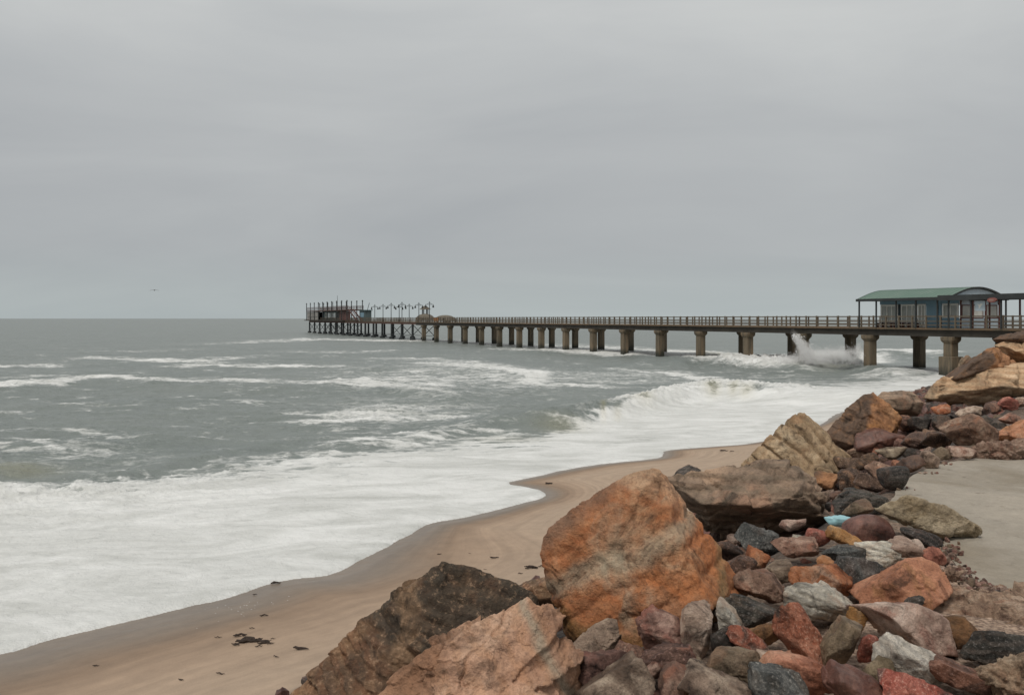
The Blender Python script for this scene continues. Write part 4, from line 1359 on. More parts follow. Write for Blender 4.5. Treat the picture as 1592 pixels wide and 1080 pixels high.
def build_boulders():
    boulder([(849, 868), (852, 838), (872, 810), (905, 786), (948, 764), (988, 741), (1018, 738), (1036, 746), (1072, 800), (1110, 856), (1156, 922), (1120, 975), (1040, 1012), (940, 1028), (905, 1010), (858, 925)],
            (1000, 985), 'orange', "largest boulder, orange with pale green streaks, leaning beside the sand", front=[(900, 985, .22), (1000, 1000, .34), (1022, 770, .12), (1064, 858, .30), (1104, 945, .42), (890, 840, .05)],
            thick=.75, seed=3, sub=7, rough=.035, fine=.016, chip=.5, ledges=((-.5, .2, .8), .16, .022), grooves=[((.9, .2, -.25), .47, .010, .018)], short="the huge orange boulder")
    boulder([(430, 1100), (470, 1068), (520, 1015), (545, 985), (580, 955), (615, 935), (650, 912), (685, 885), (700, 886), (760, 898), (806, 912), (835, 930), (820, 1000), (760, 1100), (600, 1160), (450, 1150)],
            (660, 1110), 'brown', "dark brown layered boulder with black ridged top at the lower left", front=[(620, 935, .03), (560, 1120, .30), (700, 1060, .22), (650, 960, .10), (760, 960, .1)],
            thick=.6, seed=8, sub=7, rough=.04, chip=.7, lay=(.3, -.1, 1), ledges=((.30, -.1, 1), .07, .026), fine=.012, short="the dark brown layered boulder")
    boulder([(560, 1120), (620, 1050), (690, 1000), (760, 955), (800, 930), (822, 915), (840, 925), (870, 965), (896, 1010), (900, 1060), (905, 1130), (800, 1180), (640, 1180)],
            (800, 1120), 'peach', "peach boulder with a thin green-grey vein, front edge of the pile", front=[(700, 1120, .25), (830, 1130, .40), (830, 960, .08), (870, 1080, .25)],
            thick=.5, seed=14, sub=7, rough=.035, lay=(-.6, .1, .7), ledges=((.7, .1, .6), .15, .015), fine=.012, short="the peach boulder")
    boulder([(795, 920), (815, 905), (852, 895), (880, 905), (880, 940), (810, 945)], (840, 930), 'brown', "small dark brown rock wedged between the ridged boulder and the huge orange one",
            seed=21, sub=5, rough=.05, short=None, dist=7.6)
    boulder([(1040, 748), (1062, 740), (1105, 733), (1150, 722), (1190, 720), (1232, 728), (1262, 748), (1280, 790), (1296, 824, .1), (1270, 838, .3), (1200, 842, .42), (1130, 838, .42), (1092, 812, .3), (1050, 775, .1)],
            (1190, 835), 'layered', "low grey-brown boulder with an overhanging ledge and dark hollow beneath", front=[(1100, 788, .20), (1180, 790, .30), (1235, 770, .28), (1278, 800, .2)],
            thick=.7, seed=25, sub=7, rough=.04, lay=(.02, .1, 1), ledges=((.02, .1, 1), .13, .04), grooves=[((1, .3, .1), .5, .012, .03)], fine=.008, short="the ledged grey-brown boulder")
    boulder([(1040, 752), (1052, 732), (1070, 722), (1088, 730), (1096, 752), (1080, 775), (1045, 770)], (1070, 790), 'slate', "small rounded dark rock poking up behind the ledged boulder against the sand", seed=31, sub=5, rough=.03, short=None, dist=9.6)
    boulder([(1152, 722), (1185, 690), (1215, 660), (1240, 641), (1250, 643), (1290, 680), (1322, 710), (1305, 740), (1270, 765), (1220, 755), (1175, 745)],
            (1250, 762), 'ribbed', "pale tan block with parallel diagonal ribs, tilted up to a peak", front=[(1200, 735, .12), (1262, 752, .30), (1300, 735, .22), (1246, 665, .12)], thick=.6, seed=37, rough=.025,
            chip=.6, grooves=[((.80, .35, .52), .24, .024, .10), ((.5, .4, -.8), .5, .014, .03)], fine=.008, short="the ribbed tan block")
    boulder([(1285, 675), (1310, 642), (1342, 614), (1358, 611), (1378, 628), (1400, 650), (1392, 675), (1360, 700), (1325, 705), (1300, 695)],
            (1350, 700), 'rust', "rust-brown pointed boulder, dark face to the sea and pale cracked face ashore", front=[(1345, 650, .15), (1370, 690, .3), (1325, 690, .2)], thick=.7, seed=41, rough=.04,
            grooves=[((.55, .2, .8), .3, .02, .03)], short="the rust-brown pointed boulder")
    boulder([(1360, 622), (1372, 612), (1400, 607), (1418, 610), (1437, 625), (1430, 645), (1398, 648), (1372, 640)], (1400, 652), 'layered', "smaller brown boulder just behind the rust-brown pointed one", seed=44, sub=5, rough=.04, short=None)
    boulder([(1436, 618), (1450, 600), (1475, 585), (1530, 574), (1592, 566), (1660, 560), (1680, 590), (1650, 616), (1540, 618), (1470, 628)], (1520, 640), 'slab',
            "long buff slab-sided boulder, lowest of the stack at the right edge", thick=.5, seed=47, rough=.035, ledges=((.1, 0, 1), .3, .05), short="the long buff slab", front=[(1450, 615, .05), (1560, 600, .18), (1640, 610, .15)])
    boulder([(1455, 598), (1480, 578), (1510, 556), (1546, 540), (1556, 545), (1575, 563), (1585, 572), (1520, 584), (1470, 596)], (1520, 640), 'rust',
            "slanting orange-brown slab lying on the long buff slab", thick=.45, seed=52, rough=.04, ledges=((-.5, 0, .85), .28, .06), short=None, dist=hit(1520, 640) + .5)
    boulder([(1546, 535), (1575, 528), (1600, 524), (1680, 522), (1690, 560), (1640, 575), (1590, 572), (1562, 552)], (1520, 640), 'slab',
            "big squarish buff boulder behind the slanting slab at the right edge", thick=.5, seed=55, rough=.04, short=None, dist=hit(1520, 640) + 1.3)
    boulder([(1544, 528), (1556, 520), (1580, 517), (1620, 512), (1690, 512), (1690, 530), (1600, 534), (1560, 538)], (1520, 640), 'rust',
            "dark rust slab capping the top of the right-hand stack", thick=.5, seed=58, sub=5, rough=.04, short=None, dist=hit(1520, 640) + 1.6)
    boulder([(1488, 572), (1494, 556), (1504, 553), (1513, 560), (1512, 575), (1498, 580)], (1500, 600), 'olive', "small olive rock on the seaward side of the right-hand stack", seed=61, sub=4, rough=.05, short=None, dist=hit(1520, 640) + 2.2)
    boulder([(1440, 622), (1452, 604), (1480, 594), (1500, 590), (1490, 604), (1465, 620)], (1460, 640), 'brown', "narrow dark rock at the seaward foot of the long buff slab", seed=64, sub=5, rough=.05, short=None, dist=hit(1520, 640) + .2)
    boulder([(1356, 792), (1385, 776), (1420, 770), (1450, 778), (1480, 800), (1528, 818), (1526, 830), (1490, 834), (1440, 826), (1395, 806)], (1440, 832), 'sandy',
            "low sandy-brown lump like a worn root, lying on the grey slab's edge", thick=.35, seed=67, rough=.11, p=14, short="the root-like sandy lump", cat="rock", name="rock", dist=6.3, front=[(1450, 828, .1), (1500, 828, .05)])


build_boulders()

# name, x0,y0,x1,y1, tilt(deg, image plane, + = clockwise), material, label, short, kind params
HAND = [
    (1333, 868, 1478, 950, 8, 'salmon', "large salmon-pink rock with a flat slanting face", "the large salmon rock", dict(n=8)),
    (1224, 913, 1341, 963, 14, 'white', "white ridged rock with fine grey lines, left of the salmon rock", "the white ridged rock", dict(ledge=1)),
    (1231, 885, 1330, 921, 3, 'rust2', "bright orange oblong stone behind the white ridged rock", "the orange oblong stone", {}),
    (1196, 940, 1300, 1030, 48, 'red', "red and charcoal rock slanting down to the right", "the red and charcoal rock", dict(n=8)),
    (1336, 928, 1496, 1014, 20, 'pink', "big pinkish-white rock in front of the salmon rock", "the big pinkish-white rock", dict(n=9)),
    (1360, 990, 1468, 1066, 27, 'white', "pale quartz rock with a pointed lower end", "the pale quartz rock", {}),
    (1470, 947, 1520, 1013, 10, 'ochre', "upright ochre rock right of the pinkish-white rock", "the upright ochre rock", {}),
    (1316, 946, 1347, 990, 0, 'rust2', "small orange stone between the white ridged rock and the pinkish-white one", None, {}),
    (1272, 965, 1336, 1040, 35, 'olive', "grey-green rock against the red and charcoal rock", None, {}),
    (1333, 986, 1364, 1034, 10, 'red', "small red-brown stone left of the pale quartz rock", None, {}),
    (1343, 1020, 1392, 1060, 0, 'olive', "small olive stone below the pale quartz rock", None, {}),
    (1152, 1030, 1268, 1100, 20, 'navy', "blue-grey slate block at the bottom edge", "the blue-grey slate block", dict(n=7)),
    (1178, 1013, 1290, 1075, 20, 'salmon', "peach-pink slab behind the blue-grey slate block", None, {}),
    (1272, 1035, 1380, 1100, 18, 'maroon', "flat maroon rock at the bottom edge beneath the red rock", "the flat maroon rock", dict(n=8)),
    (1364, 1052, 1482, 1105, 14, 'red', "long reddish rock at the bottom edge below the pale quartz rock", None, {}),
    (1432, 1013, 1528, 1075, 30, 'darkbrown', "dark brown stone right of the pale quartz rock's point", None, {}),
    (1496, 988, 1600, 1022, -10, 'slate', "thin dark green-grey blade of rock at the right edge", None, {}),
    (1518, 1008, 1640, 1100, 0, 'coral', "pitted sandy conglomerate block in the bottom right corner", "the conglomerate block", dict(pits=1)),
    (1405, 925, 1433, 944, 0, 'slate', "tiny green-grey pebble tucked under the salmon rock", None, {}),
    (1294, 860, 1374, 914, 12, 'navy', "mottled grey rock with a pink face behind the white ridged rock", "the mottled grey rock", {}),
    (1192, 872, 1242, 907, -5, 'greybeige', "small grey block left of the orange oblong stone", None, dict(n=8)),
    (1145, 888, 1236, 944, 14, 'pinkbrown', "speckled pink-brown rock beside the huge orange boulder's foot", "the speckled pink-brown rock", {}),
    (1000, 914, 1070, 968, 35, 'slate', "dark wedge-shaped rock resting against the huge orange boulder", "the dark wedge", dict(n=7)),
    (888, 968, 984, 1026, -22, 'greybeige', "pale grey-beige rock with a dark underside next to the peach boulder", "the grey-beige rock", {}),
    (978, 950, 1072, 1016, 5, 'pinkbrown', "rounded pinkish rock with dark bands below the dark wedge", "the banded pinkish rock", dict(ledge=1)),
    (1052, 934, 1113, 1016, 3, 'pink', "upright pink diamond-shaped rock", "the pink diamond-shaped rock", dict(n=8)),
    (1100, 940, 1168, 988, 38, 'white', "cream rock leaning right beside the pink diamond-shaped one", "the leaning cream rock", {}),
    (1116, 926, 1206, 975, 14, 'slate', "smooth dark slate behind the leaning cream rock", "the smooth dark slate", {}),
    (1164, 964, 1222, 1000, -15, 'ochre', "small ochre stone between the dark slate and the red rock", None, {}),
    (1128, 976, 1194, 1022, 35, 'red', "narrow dusky-red stone below the leaning cream rock", None, {}),
    (1104, 968, 1150, 1018, 20, 'slate', "dark stone right of the pink diamond-shaped rock", None, {}),
    (886, 1012, 976, 1056, -12, 'pinkbrown', "flat speckled brown rock under the grey-beige one", None, {}),
    (893, 1035, 1013, 1100, -15, 'greybeige', "beige-brown mottled rock at the bottom edge beside the peach boulder", None, dict(n=8)),
    (980, 1006, 1082, 1042, -4, 'darkbrown', "dark layered flat rock beneath the banded pinkish rock", None, dict(ledge=1)),
    (990, 1030, 1034, 1056, 0, 'pinkbrown', "little pinkish stone under the dark layered flat rock", None, {}),
    (1026, 1035, 1080, 1095, 0, 'pinkbrown', "speckled purple-pink rock at the bottom left of the grey wedge", None, {}),
    (1056, 1026, 1165, 1105, 32, 'greybeige', "sharp light grey wedge at the bottom edge", "the light grey wedge", dict(n=6)),
    (1096, 1003, 1186, 1064, 20, 'olive', "smooth olive-brown rock behind the light grey wedge", "the smooth olive-brown rock", {}),
    (1180, 1012, 1230, 1042, 0, 'pink', "small pinkish stone right of the smooth olive-brown rock", None, {}),
    (1314, 799, 1396, 845, 6, 'maroon', "smooth rounded maroon stone beside the scrap of blue plastic", "the smooth maroon stone", dict(smooth=1)),
    (1250, 823, 1290, 850, 5, 'red', "bright red stone left of the cream and orange one", "the bright red stone", dict(smooth=1)),
    (1284, 822, 1340, 852, 15, 'rust2', "cream and orange stone in front of the smooth maroon stone", None, {}),
    (1279, 840, 1340, 874, 0, 'navy', "black and white veined stone below the bright red one", "the black and white stone", {}),
    (1336, 842, 1405, 876, 8, 'white', "flat pale grey stone below the smooth maroon stone", None, dict(ledge=1)),
    (1376, 837, 1443, 872, 8, 'pink', "pink-grey flat rock right of the flat pale grey stone", "the pink-grey flat rock", {}),
    (1402, 815, 1468, 852, 18, 'slate', "smooth grey slate at the edge of the grey slab", "the smooth grey slate", dict(smooth=1)),
    (1437, 851, 1476, 877, 10, 'salmon', "small salmon stone by the grey slab behind the large salmon rock", None, {}),
    (1209, 807, 1252, 826, 0, 'pink', "small pink flat stone in front of the ledged boulder's right foot", None, {}),
    (1200, 838, 1273, 866, 6, 'pinkbrown', "flat pink-brown rock left of the bright red stone", None, {}),
    (1226, 830, 1252, 845, 8, 'white', "tiny white pebble left of the bright red stone", None, {}),
    (1151, 821, 1216, 857, 12, 'navy', "angular blue-grey rock under the overhang of the ledged boulder", "the angular blue-grey rock", dict(n=8)),
    (1262, 863, 1297, 883, 0, 'rust2', "little orange stone below the black and white stone", None, {}),
    (1157, 851, 1198, 897, -5, 'rust2', "orange angular stone close to the huge orange boulder's right flank", "the orange angular stone", dict(n=8)),
    (1120, 863, 1174, 905, -8, 'darkbrown', "brown stone leaning on the huge orange boulder's right flank", None, {}),
    (1092, 823, 1129, 852, 14, 'slate', "small dark grey stone at the huge orange boulder's upper right", None, {}),
    (1126, 829, 1156, 846, 0, 'pink', "small pale pink stone just left of the angular blue-grey rock", None, {}),
    (1107, 841, 1156, 871, 0, 'darkbrown', "dark purple-brown stone below the pale pink stone", None, {}),
    (1270, 729, 1310, 764, 20, 'rust', "orange-brown stone at the right foot of the ribbed block", None, {}),
    (1303, 728, 1339, 760, 0, 'darkbrown', "grey-brown stone right of the orange-brown one by the ribbed block", None, {}),
    (1323, 738, 1374, 766, 10, 'darkbrown', "brown stone with a pale end beside the tan speckled one", None, {}),
    (1371, 726, 1412, 764, -12, 'slate', "rounded dark grey stone on the edge of the grey slab", "the rounded dark grey stone", dict(smooth=1)),
    (1342, 711, 1387, 744, 0, 'pinkbrown', "tan-pink speckled stone behind the rounded dark grey one", "the tan-pink speckled stone", {}),
    (1292, 760, 1384, 787, 0, 'slate', "long low dark grey stone above the dark hollow", "the long dark grey stone", {}),
    (1310, 779, 1362, 802, 0, 'olive', "thin tan-rimmed stone over a dark gap left of the root-like lump", None, {}),
    (1400, 706, 1437, 733, -10, 'maroon', "dark maroon stone on the far edge of the grey slab", "the dark maroon stone", {}),
    (1427, 702, 1461, 728, 10, 'greybeige', "grey-white stone beside the dark maroon one", None, {}),
    (1443, 630, 1483, 648, 3, 'rust2', "small bright orange oval stone below the long buff slab", "the orange oval stone", dict(smooth=1)),
    (1331, 671, 1409, 701, 8, 'maroon', "purple-red stone at the foot of the rust-brown pointed boulder", "the purple-red stone", {}),
    (1388, 643, 1430, 672, 8, 'darkbrown', "grey-brown stone right of the rust-brown pointed boulder", None, {}),
    (1415, 648, 1450, 675, 0, 'slate', "dark grey stone left of the black one below the orange oval", None, {}),
    (1443, 644, 1478, 670, 0, 'slate', "black stone just under the orange oval stone", None, {}),
    (1467, 646, 1551, 698, 6, 'pinkbrown', "large mottled brown rock on the far side of the grey slab", "the large mottled brown rock", {}),
    (1433, 670, 1488, 698, 4, 'darkbrown', "dark brown stone with a reddish top left of the mottled rock", None, {}),
    (1405, 672, 1451, 701, 12, 'darkbrown', "grey-purple stone right of the purple-red one", None, {}),
    (1550, 652, 1625, 688, 0, 'salmon', "pink-tan rock at the right edge beyond the grey slab", "the pink-tan rock", {}),
    (1514, 690, 1610, 712, 0, 'coral', "flat dark pitted rock along the grey slab's far edge", None, dict(pits=1)),
    (1490, 632, 1534, 655, 0, 'pink', "pinkish-grey stone below the long buff slab", None, {}),
    (1516, 643, 1542, 661, 0, 'slate', "small dark slate by the mottled brown rock", None, {}),
    (1526, 625, 1556, 645, -15, 'darkbrown', "small brown stone directly under the middle of the long buff slab", None, {}),
    (1550, 617, 1580, 643, 10, 'salmon', "salmon stone under the right part of the long buff slab", None, {}),
    (1573, 618, 1600, 634, 0, 'pink', "pink stone at the right edge under the long buff slab", None, {}),
    (1550, 642, 1586, 661, 5, 'pinkbrown', "brown stone above the pink-tan rock at the right edge", None, {}),
    (1364, 694, 1410, 713, 6, 'greybeige', "flat tan stone below the purple-red one", None, {}),
    (1447, 691, 1480, 714, 0, 'olive', "small olive-brown stone at the far edge of the grey slab", None, {}),
    (1476, 694, 1516, 713, 4, 'pink', "thin pink slab of stone at the far edge of the grey slab", None, {}),
    (1317, 694, 1346, 711, 0, 'pinkbrown', "small pink stone right of the ribbed block's top", None, {}),
    (1298, 708, 1352, 738, 14, 'darkbrown', "dark brown stone right of the ribbed block", None, {}),
    (1462, 878, 1500, 905, 10, 'coral', "small gritty lump at the near edge of the grey slab", None, dict(pits=1)),
]


def place_rock(px0, py0, px1, py1, tilt, mat, label, seed, opts, off=.10, sub=5, name="rock", group=None, me=None):
    cx, cy = (px0 + px1) / 2, (py0 + py1) / 2
    d = hit(cx, cy + (py1 - py0) * .12, off)
    t = math.radians(tilt)
    w = (px1 - px0) / F * d; h = (py1 - py0) / F * d
    # the outline box of a tilted ellipse: solve for the semi-axes
    c2, s2 = math.cos(t) ** 2, math.sin(t) ** 2
    A, B2 = (w / 2) ** 2, (h / 2) ** 2
    det = c2 * c2 - s2 * s2
    if abs(det) > .25:
        a2 = (A * c2 - B2 * s2) / det; b2 = (B2 * c2 - A * s2) / det
    else:
        a2 = A * 1.15; b2 = A * .35
    a = math.sqrt(max(a2, (.3 * w) ** 2)); b = math.sqrt(max(b2, (.22 * w) ** 2, (.25 * h) ** 2))
    rs = random.Random(seed)
    dep = (a + b) / 2 * rs.uniform(.85, 1.15)
    k = dict(p=70, nplanes=14, rough=.045)
    if 'n' in opts: k.update(nplanes=opts['n'], p=120, rough=.03)
    if 'smooth' in opts: k.update(p=9, rough=.02, nplanes=10, chip=.25)
    if 'ledge' in opts: k['ledges'] = ((.1, .2, 1), b * .5, b * .12)
    if 'pits' in opts: k.update(pits=.03, p=14, rough=.09)
    me = rock_mesh(name, (a * 1.06, dep, b * 1.08), seed, sub, fine=.004, **k)
    me.materials.append(RM[mat])
    o = link_mesh(name, me, None, None, pt(cx, cy, d))
    o.rotation_euler = (rs.uniform(-.15, .15), t, rs.uniform(-.15, .15))
    tag(o, label, "rock", group)
    return d, a


PLACED = []


def build_hand():
    for i, (x0, y0, x1, y1, tl, mt, lab, short, op) in enumerate(HAND):
        big = (x1 - x0) > 60
        d, a = place_rock(x0, y0, x1, y1, tl, mt, lab, 100 + i * 7, op, sub=5 if big else 4)
        PLACED.append(((x0 + x1) / 2, (y0 + y1) / 2, (x1 - x0) / 2, (y1 - y0) / 2))
        ROCKS.append(((x0 + x1) / 2, (y0 + y1) / 2, (x1 - x0) / 2, (y1 - y0) / 2, d, short))


build_hand()


def in_poly(x, y, poly):
    c = False; n = len(poly)
    for i in range(n):
        x1, y1 = poly[i]; x2, y2 = poly[(i + 1) % n]
        if (y1 > y) != (y2 > y) and x < (x2 - x1) * (y - y1) / (y2 - y1) + x1: c = not c
    return c


def build_fill():
    """smaller stones in the gaps, spread over the bank itself"""
    rnd = random.Random(77)
    region = [(880, 1085), (895, 1010), (1000, 1000), (1120, 960), (1155, 925), (1090, 845), (1130, 828), (1290, 832), (1262, 765), (1320, 712), (1340, 700), (1400, 655), (1440, 625), (1500, 622), (1600, 615), (1600, 712), (1510, 716), (1440, 722),
              (1395, 750), (1368, 785), (1330, 800), (1440, 850), (1475, 880), (1500, 930), (1530, 1000), (1500, 1085)]
    kinds = [('slate', "dark grey"), ('darkbrown', "dark brown"), ('maroon', "maroon"), ('pinkbrown', "pink-brown"), ('olive', "olive-brown"), ('greybeige', "grey-beige"), ('salmon', "salmon"), ('ochre', "ochre"), ('red', "reddish")]
    wts = [17, 18, 12, 20, 6, 9, 8, 4, 9]
    protos = {}
    for j in range(9):
        me = rock_mesh("stone", (1, .85, .62 + .06 * (j % 4)), 700 + j, 4, fine=.02, nplanes=9 + j % 4, p=70, rough=.05)
        protos[j] = me
    meshes = {}
    done = []
    used = {}
    tries = 0
    while len(done) < 190 and tries < 6000:
        tries += 1
        # candidates drawn over the bank in plan
        Y = 3.6 + (rnd.random() ** 1.5) * 17
        lo, hi = (880 - CX) / F * Y, (1605 - CX) / F * Y
        X = rnd.uniform(lo, hi)
        z = th(X, Y)
        px = CX + F * X / Y; py = HY + F * (EYE - z) / Y
        if not in_poly(px, py, region): continue
        R = rnd.uniform(.07, .17) * (1.15 if Y > 9 else 1)
        r = R * F / Y
        if any(((px - q[0]) / (q[2] * .62 + r * .5)) ** 2 + ((py - q[1]) / (q[3] * .62 + r * .4)) ** 2 < 1 for q in PLACED): continue
        if any(math.hypot(px - q[0], (py - q[1]) * 1.4) < (q[2] + r) * .78 for q in done): continue
        mk, cn = rnd.choices(kinds, wts)[0]
        j = rnd.randrange(9)
        if (j, mk) not in meshes:
            me = protos[j].copy(); me.materials.append(RM[mk]); meshes[(j, mk)] = me
        o = bpy.data.objects.new("rock", meshes[(j, mk)]); COL.objects.link(o)
        o.location = (X, Y, z - .06 + R * .12)
        o.rotation_euler = (rnd.uniform(-.5, .5), rnd.uniform(-.5, .5), rnd.uniform(0, 6.28))
        s = R; o.scale = (s * rnd.uniform(.95, 1.35), s * rnd.uniform(.85, 1.2), s * rnd.uniform(.9, 1.2))
        done.append((px, py, r, o, cn))
    # labels: colour, size and the nearest rock that has a name of its own
    named = [q for q in ROCKS if q[5]]
    done.sort(key=lambda q: -q[2])
    for (px, py, r, o, cn) in done:
        size = "mid-sized" if r > 26 else ("small" if r > 13 else "tiny")
        cands = sorted(named, key=lambda q: max(abs(px - q[0]) - q[2], 0) + 1.3 * max(abs(py - q[1]) - q[3], 0) + .15 * math.hypot(px - q[0], py - q[1]))[:4]
        lab = None
        for q in cands:
            dx, dy = (px - q[0]) / q[2], (py - q[1]) / q[3]
            if abs(dx) > abs(dy): rel = ("right of" if dx > 0 else "left of")
            else: rel = ("in front of" if dy > 0 else "behind")
            s = "%s %s stone %s %s" % (size, cn, rel, q[5])
            if s not in used: lab = s; break
        if lab is None:
            q = cands[0]; lab = "%s %s stone in the gaps near %s" % (size, cn, q[5])
            if lab in used: o['group'] = lab.replace(" stone ", " stones "); used[lab]['group'] = o['group']
        used[lab] = o
        tag(o, lab, "rock")
    return done


FILL = build_fill()


def build_rubble():
    """uncountable small stones and grit over the whole bank, one mesh"""
    rs = np.random.RandomState(3)
    D, f = ico(2); f = np.array(f)
    V = []; Fc = []; n = 0; MI = []
    mats = ['slate', 'darkbrown', 'maroon', 'pinkbrown', 'olive', 'greybeige']
    cnt = 0; tries = 0
    protos = []
    for j in range(10):
        N = rs.normal(size=(11, 3)); N /= np.linalg.norm(N, axis=1)[:, None]; dd = rs.uniform(.6, 1, 11)
        c = np.maximum(D @ N.T, 0) / dd
        protos.append(D * np.minimum(((c ** 24).sum(1) + 1e-9) ** (-1 / 24.), 1.3)[:, None])
    while cnt < 4200 and tries < 60000:
        tries += 1
        Y = -3 + 60 * rs.rand() ** 1.6; X = rs.uniform(-12, 34)
        s = float(sdist(np.array([X]), np.array([Y]), TOE)[0])
        if s < .3 or s > 6.5: continue
        if Y < 2.2 and s > 4 and abs(X) < 2: continue
        R = rs.uniform(.05, .15) if Y < 14 else rs.uniform(.10, .26)
        if s > 6.6: R = min(R, .06)
        if 3 < Y < 12 and s < 6.6: R = min(R, .13)
        A = rs.normal(size=(3, 3)); Q, _ = np.linalg.qr(A)
        P = (protos[rs.randint(10)] * [1, .85, .7] * R) @ Q + [X, Y, float(terrain_h(np.array([X]), np.array([Y]), False, True)[0]) + R * .1]
        V.append(P); Fc.append(f + n); n += len(P); MI.append(np.full(len(f), rs.choice(6, p=[.36, .34, .20, .05, .03, .02]))); cnt += 1  # stone colours weighted dark, painting in the shade of the gaps
    # fine gravel along the ragged edge of the slab
    edge = [ray_at_z(a, b, 4.03) for a, b in [(1700, 990), (1640, 955), (1600, 932), (1560, 922), (1535, 920), (1508, 904), (1484, 884), (1464, 862), (1466, 848), (1440, 735), (1400, 760), (1470, 722), (1560, 712)]]
    for q in range(380):
        k = rs.randint(len(edge) - 5) if q % 4 else rs.randint(len(edge))
        t = rs.rand(); k2 = min(k + 1, len(edge) - 1) if k < 8 else k
        X = edge[k][0] * (1 - t) + edge[k2][0] * t + rs.normal() * .05; Y = edge[k][1] * (1 - t) + edge[k2][1] * t + rs.normal() * .05 - .05
        R = abs(rs.normal()) * .010 + .006
        A = rs.normal(size=(3, 3)); Q, _ = np.linalg.qr(A)
        P = (protos[rs.randint(10)] * [1, .85, .7] * R) @ Q + [X, Y, 4.036 + R * .2]
        V.append(P); Fc.append(f + n); n += len(P); MI.append(np.full(len(f), rs.choice(6, p=[.05, .1, .03, .2, .17, .45])))
    me = bpy.data.meshes.new("rubble")
    me.from_pydata(np.concatenate(V).tolist(), [], np.concatenate(Fc).tolist())
    for k in mats: me.materials.append(RM[k])
    me.polygons.foreach_set('material_index', np.concatenate(MI).astype(np.int32))
    o = link_mesh("rubble", me)
    tag(o, "loose rubble of small dark stones filling the bank under the boulders", "rubble", kind='stuff')


build_rubble()


# ------------------------------------------------------------------ grey slab path
def build_path():
    z0 = 4.035
    ring = [(1378, 796), (1382, 780), (1396, 758), (1418, 738), (1450, 724), (1495, 714), (1560, 709), (1700, 706)]
    near = [(1950, 1010), (1700, 960), (1600, 924), (1570, 915), (1540, 916), (1510, 900), (1486, 880), (1466, 860), (1462, 845), (1480, 834), (1430, 822), (1390, 806)]
    P = [ray_at_z(a, b, z0) for a, b in ring] + [ray_at_z(a, b, z0) for a, b in near]
    P = smooth_poly(P + [P[0]], 2)[:-1]
    # fine closed outline with ragged edge
    Q = []
    for (a, b), (c, d) in zip(P, P[1:] + P[:1]):
        L_ = math.hypot(c - a, d - b); n = max(1, int(L_ / .05))
        for k in range(n): Q.append((a + (c - a) * k / n, b + (d - b) * k / n))
    Q = np.array(Q)
    Q += .05 * np.stack([fbm(np.c_[Q * 2.5, np.zeros(len(Q))], 4, .65), fbm(np.c_[Q * 2.5, np.ones(len(Q)) * 7], 4, .65)], 1)
    bm = bmesh.new()
    vs = [bm.verts.new((q[0], q[1], z0)) for q in Q]
    fc = bm.faces.new(vs)
    ext = bmesh.ops.extrude_face_region(bm, geom=[fc])
    for v in ext['geom']:
        if isinstance(v, bmesh.types.BMVert): v.co.z -= .14
    bmesh.ops.recalc_face_normals(bm, faces=bm.faces)
    me = bpy.data.meshes.new("path"); bm.to_mesh(me); bm.free()
    m, nt, b = new_mat("sandy_grey_concrete"); L = nt.links
    geo = nnode(nt, 'ShaderNodeNewGeometry'); V = geo.outputs['Position']
    n1 = noise_node(nt, V, .9, 6, .6, .5); n2 = noise_node(nt, V, 9, 6, .7); n3 = noise_node(nt, V, 70, 3, .7)
    c = ramp_out(nt, n1.outputs['Fac'], [(.3, (.235, .20, .15)), (.5, (.31, .275, .225)), (.72, (.37, .325, .265))])
    c = mixc(nt, .5, c, ramp_out(nt, n2.outputs['Fac'], [(.3, g(.38)), (.7, g(.6))]), 'OVERLAY')
    c = mixc(nt, .35, c, ramp_out(nt, n3.outputs['Fac'], [(.3, g(.35)), (.7, g(.65))]), 'OVERLAY')
    sp = ramp_out(nt, noise_node(nt, V, 5, 5, .75).outputs['Fac'], [(.60, g(0)), (.68, g(1))])
    c = mixc(nt, math_n(nt, 'MULTIPLY', sp, .6), c, (.13, .105, .075))
    L.new(c, b.inputs['Base Color']); b.inputs['Roughness'].default_value = .85
    L.new(bumpn(nt, n3.outputs['Fac'], .35, .006, bumpn(nt, n2.outputs['Fac'], .4, .02)), b.inputs['Normal'])
    o = link_mesh("path", me, m); o['kind'] = 'structure'
    # rough conglomerate ledge along its near side
    x, y = ray_at_z(1560, 950, 3.97)
    me = rock_mesh("rock", (.70, .38, .26), 903, 7, p=8, nplanes=10, rough=.05, fine=.02, pits=.014)
    me.materials.append(RM['coral'])
    o = link_mesh("rock", me, None, None, (x + .08, y + .02, 3.86)); o.rotation_euler = (0, .06, -.35)
    tag(o, "rough pebbly conglomerate ledge along the near edge of the grey slab", "rock")


build_path()


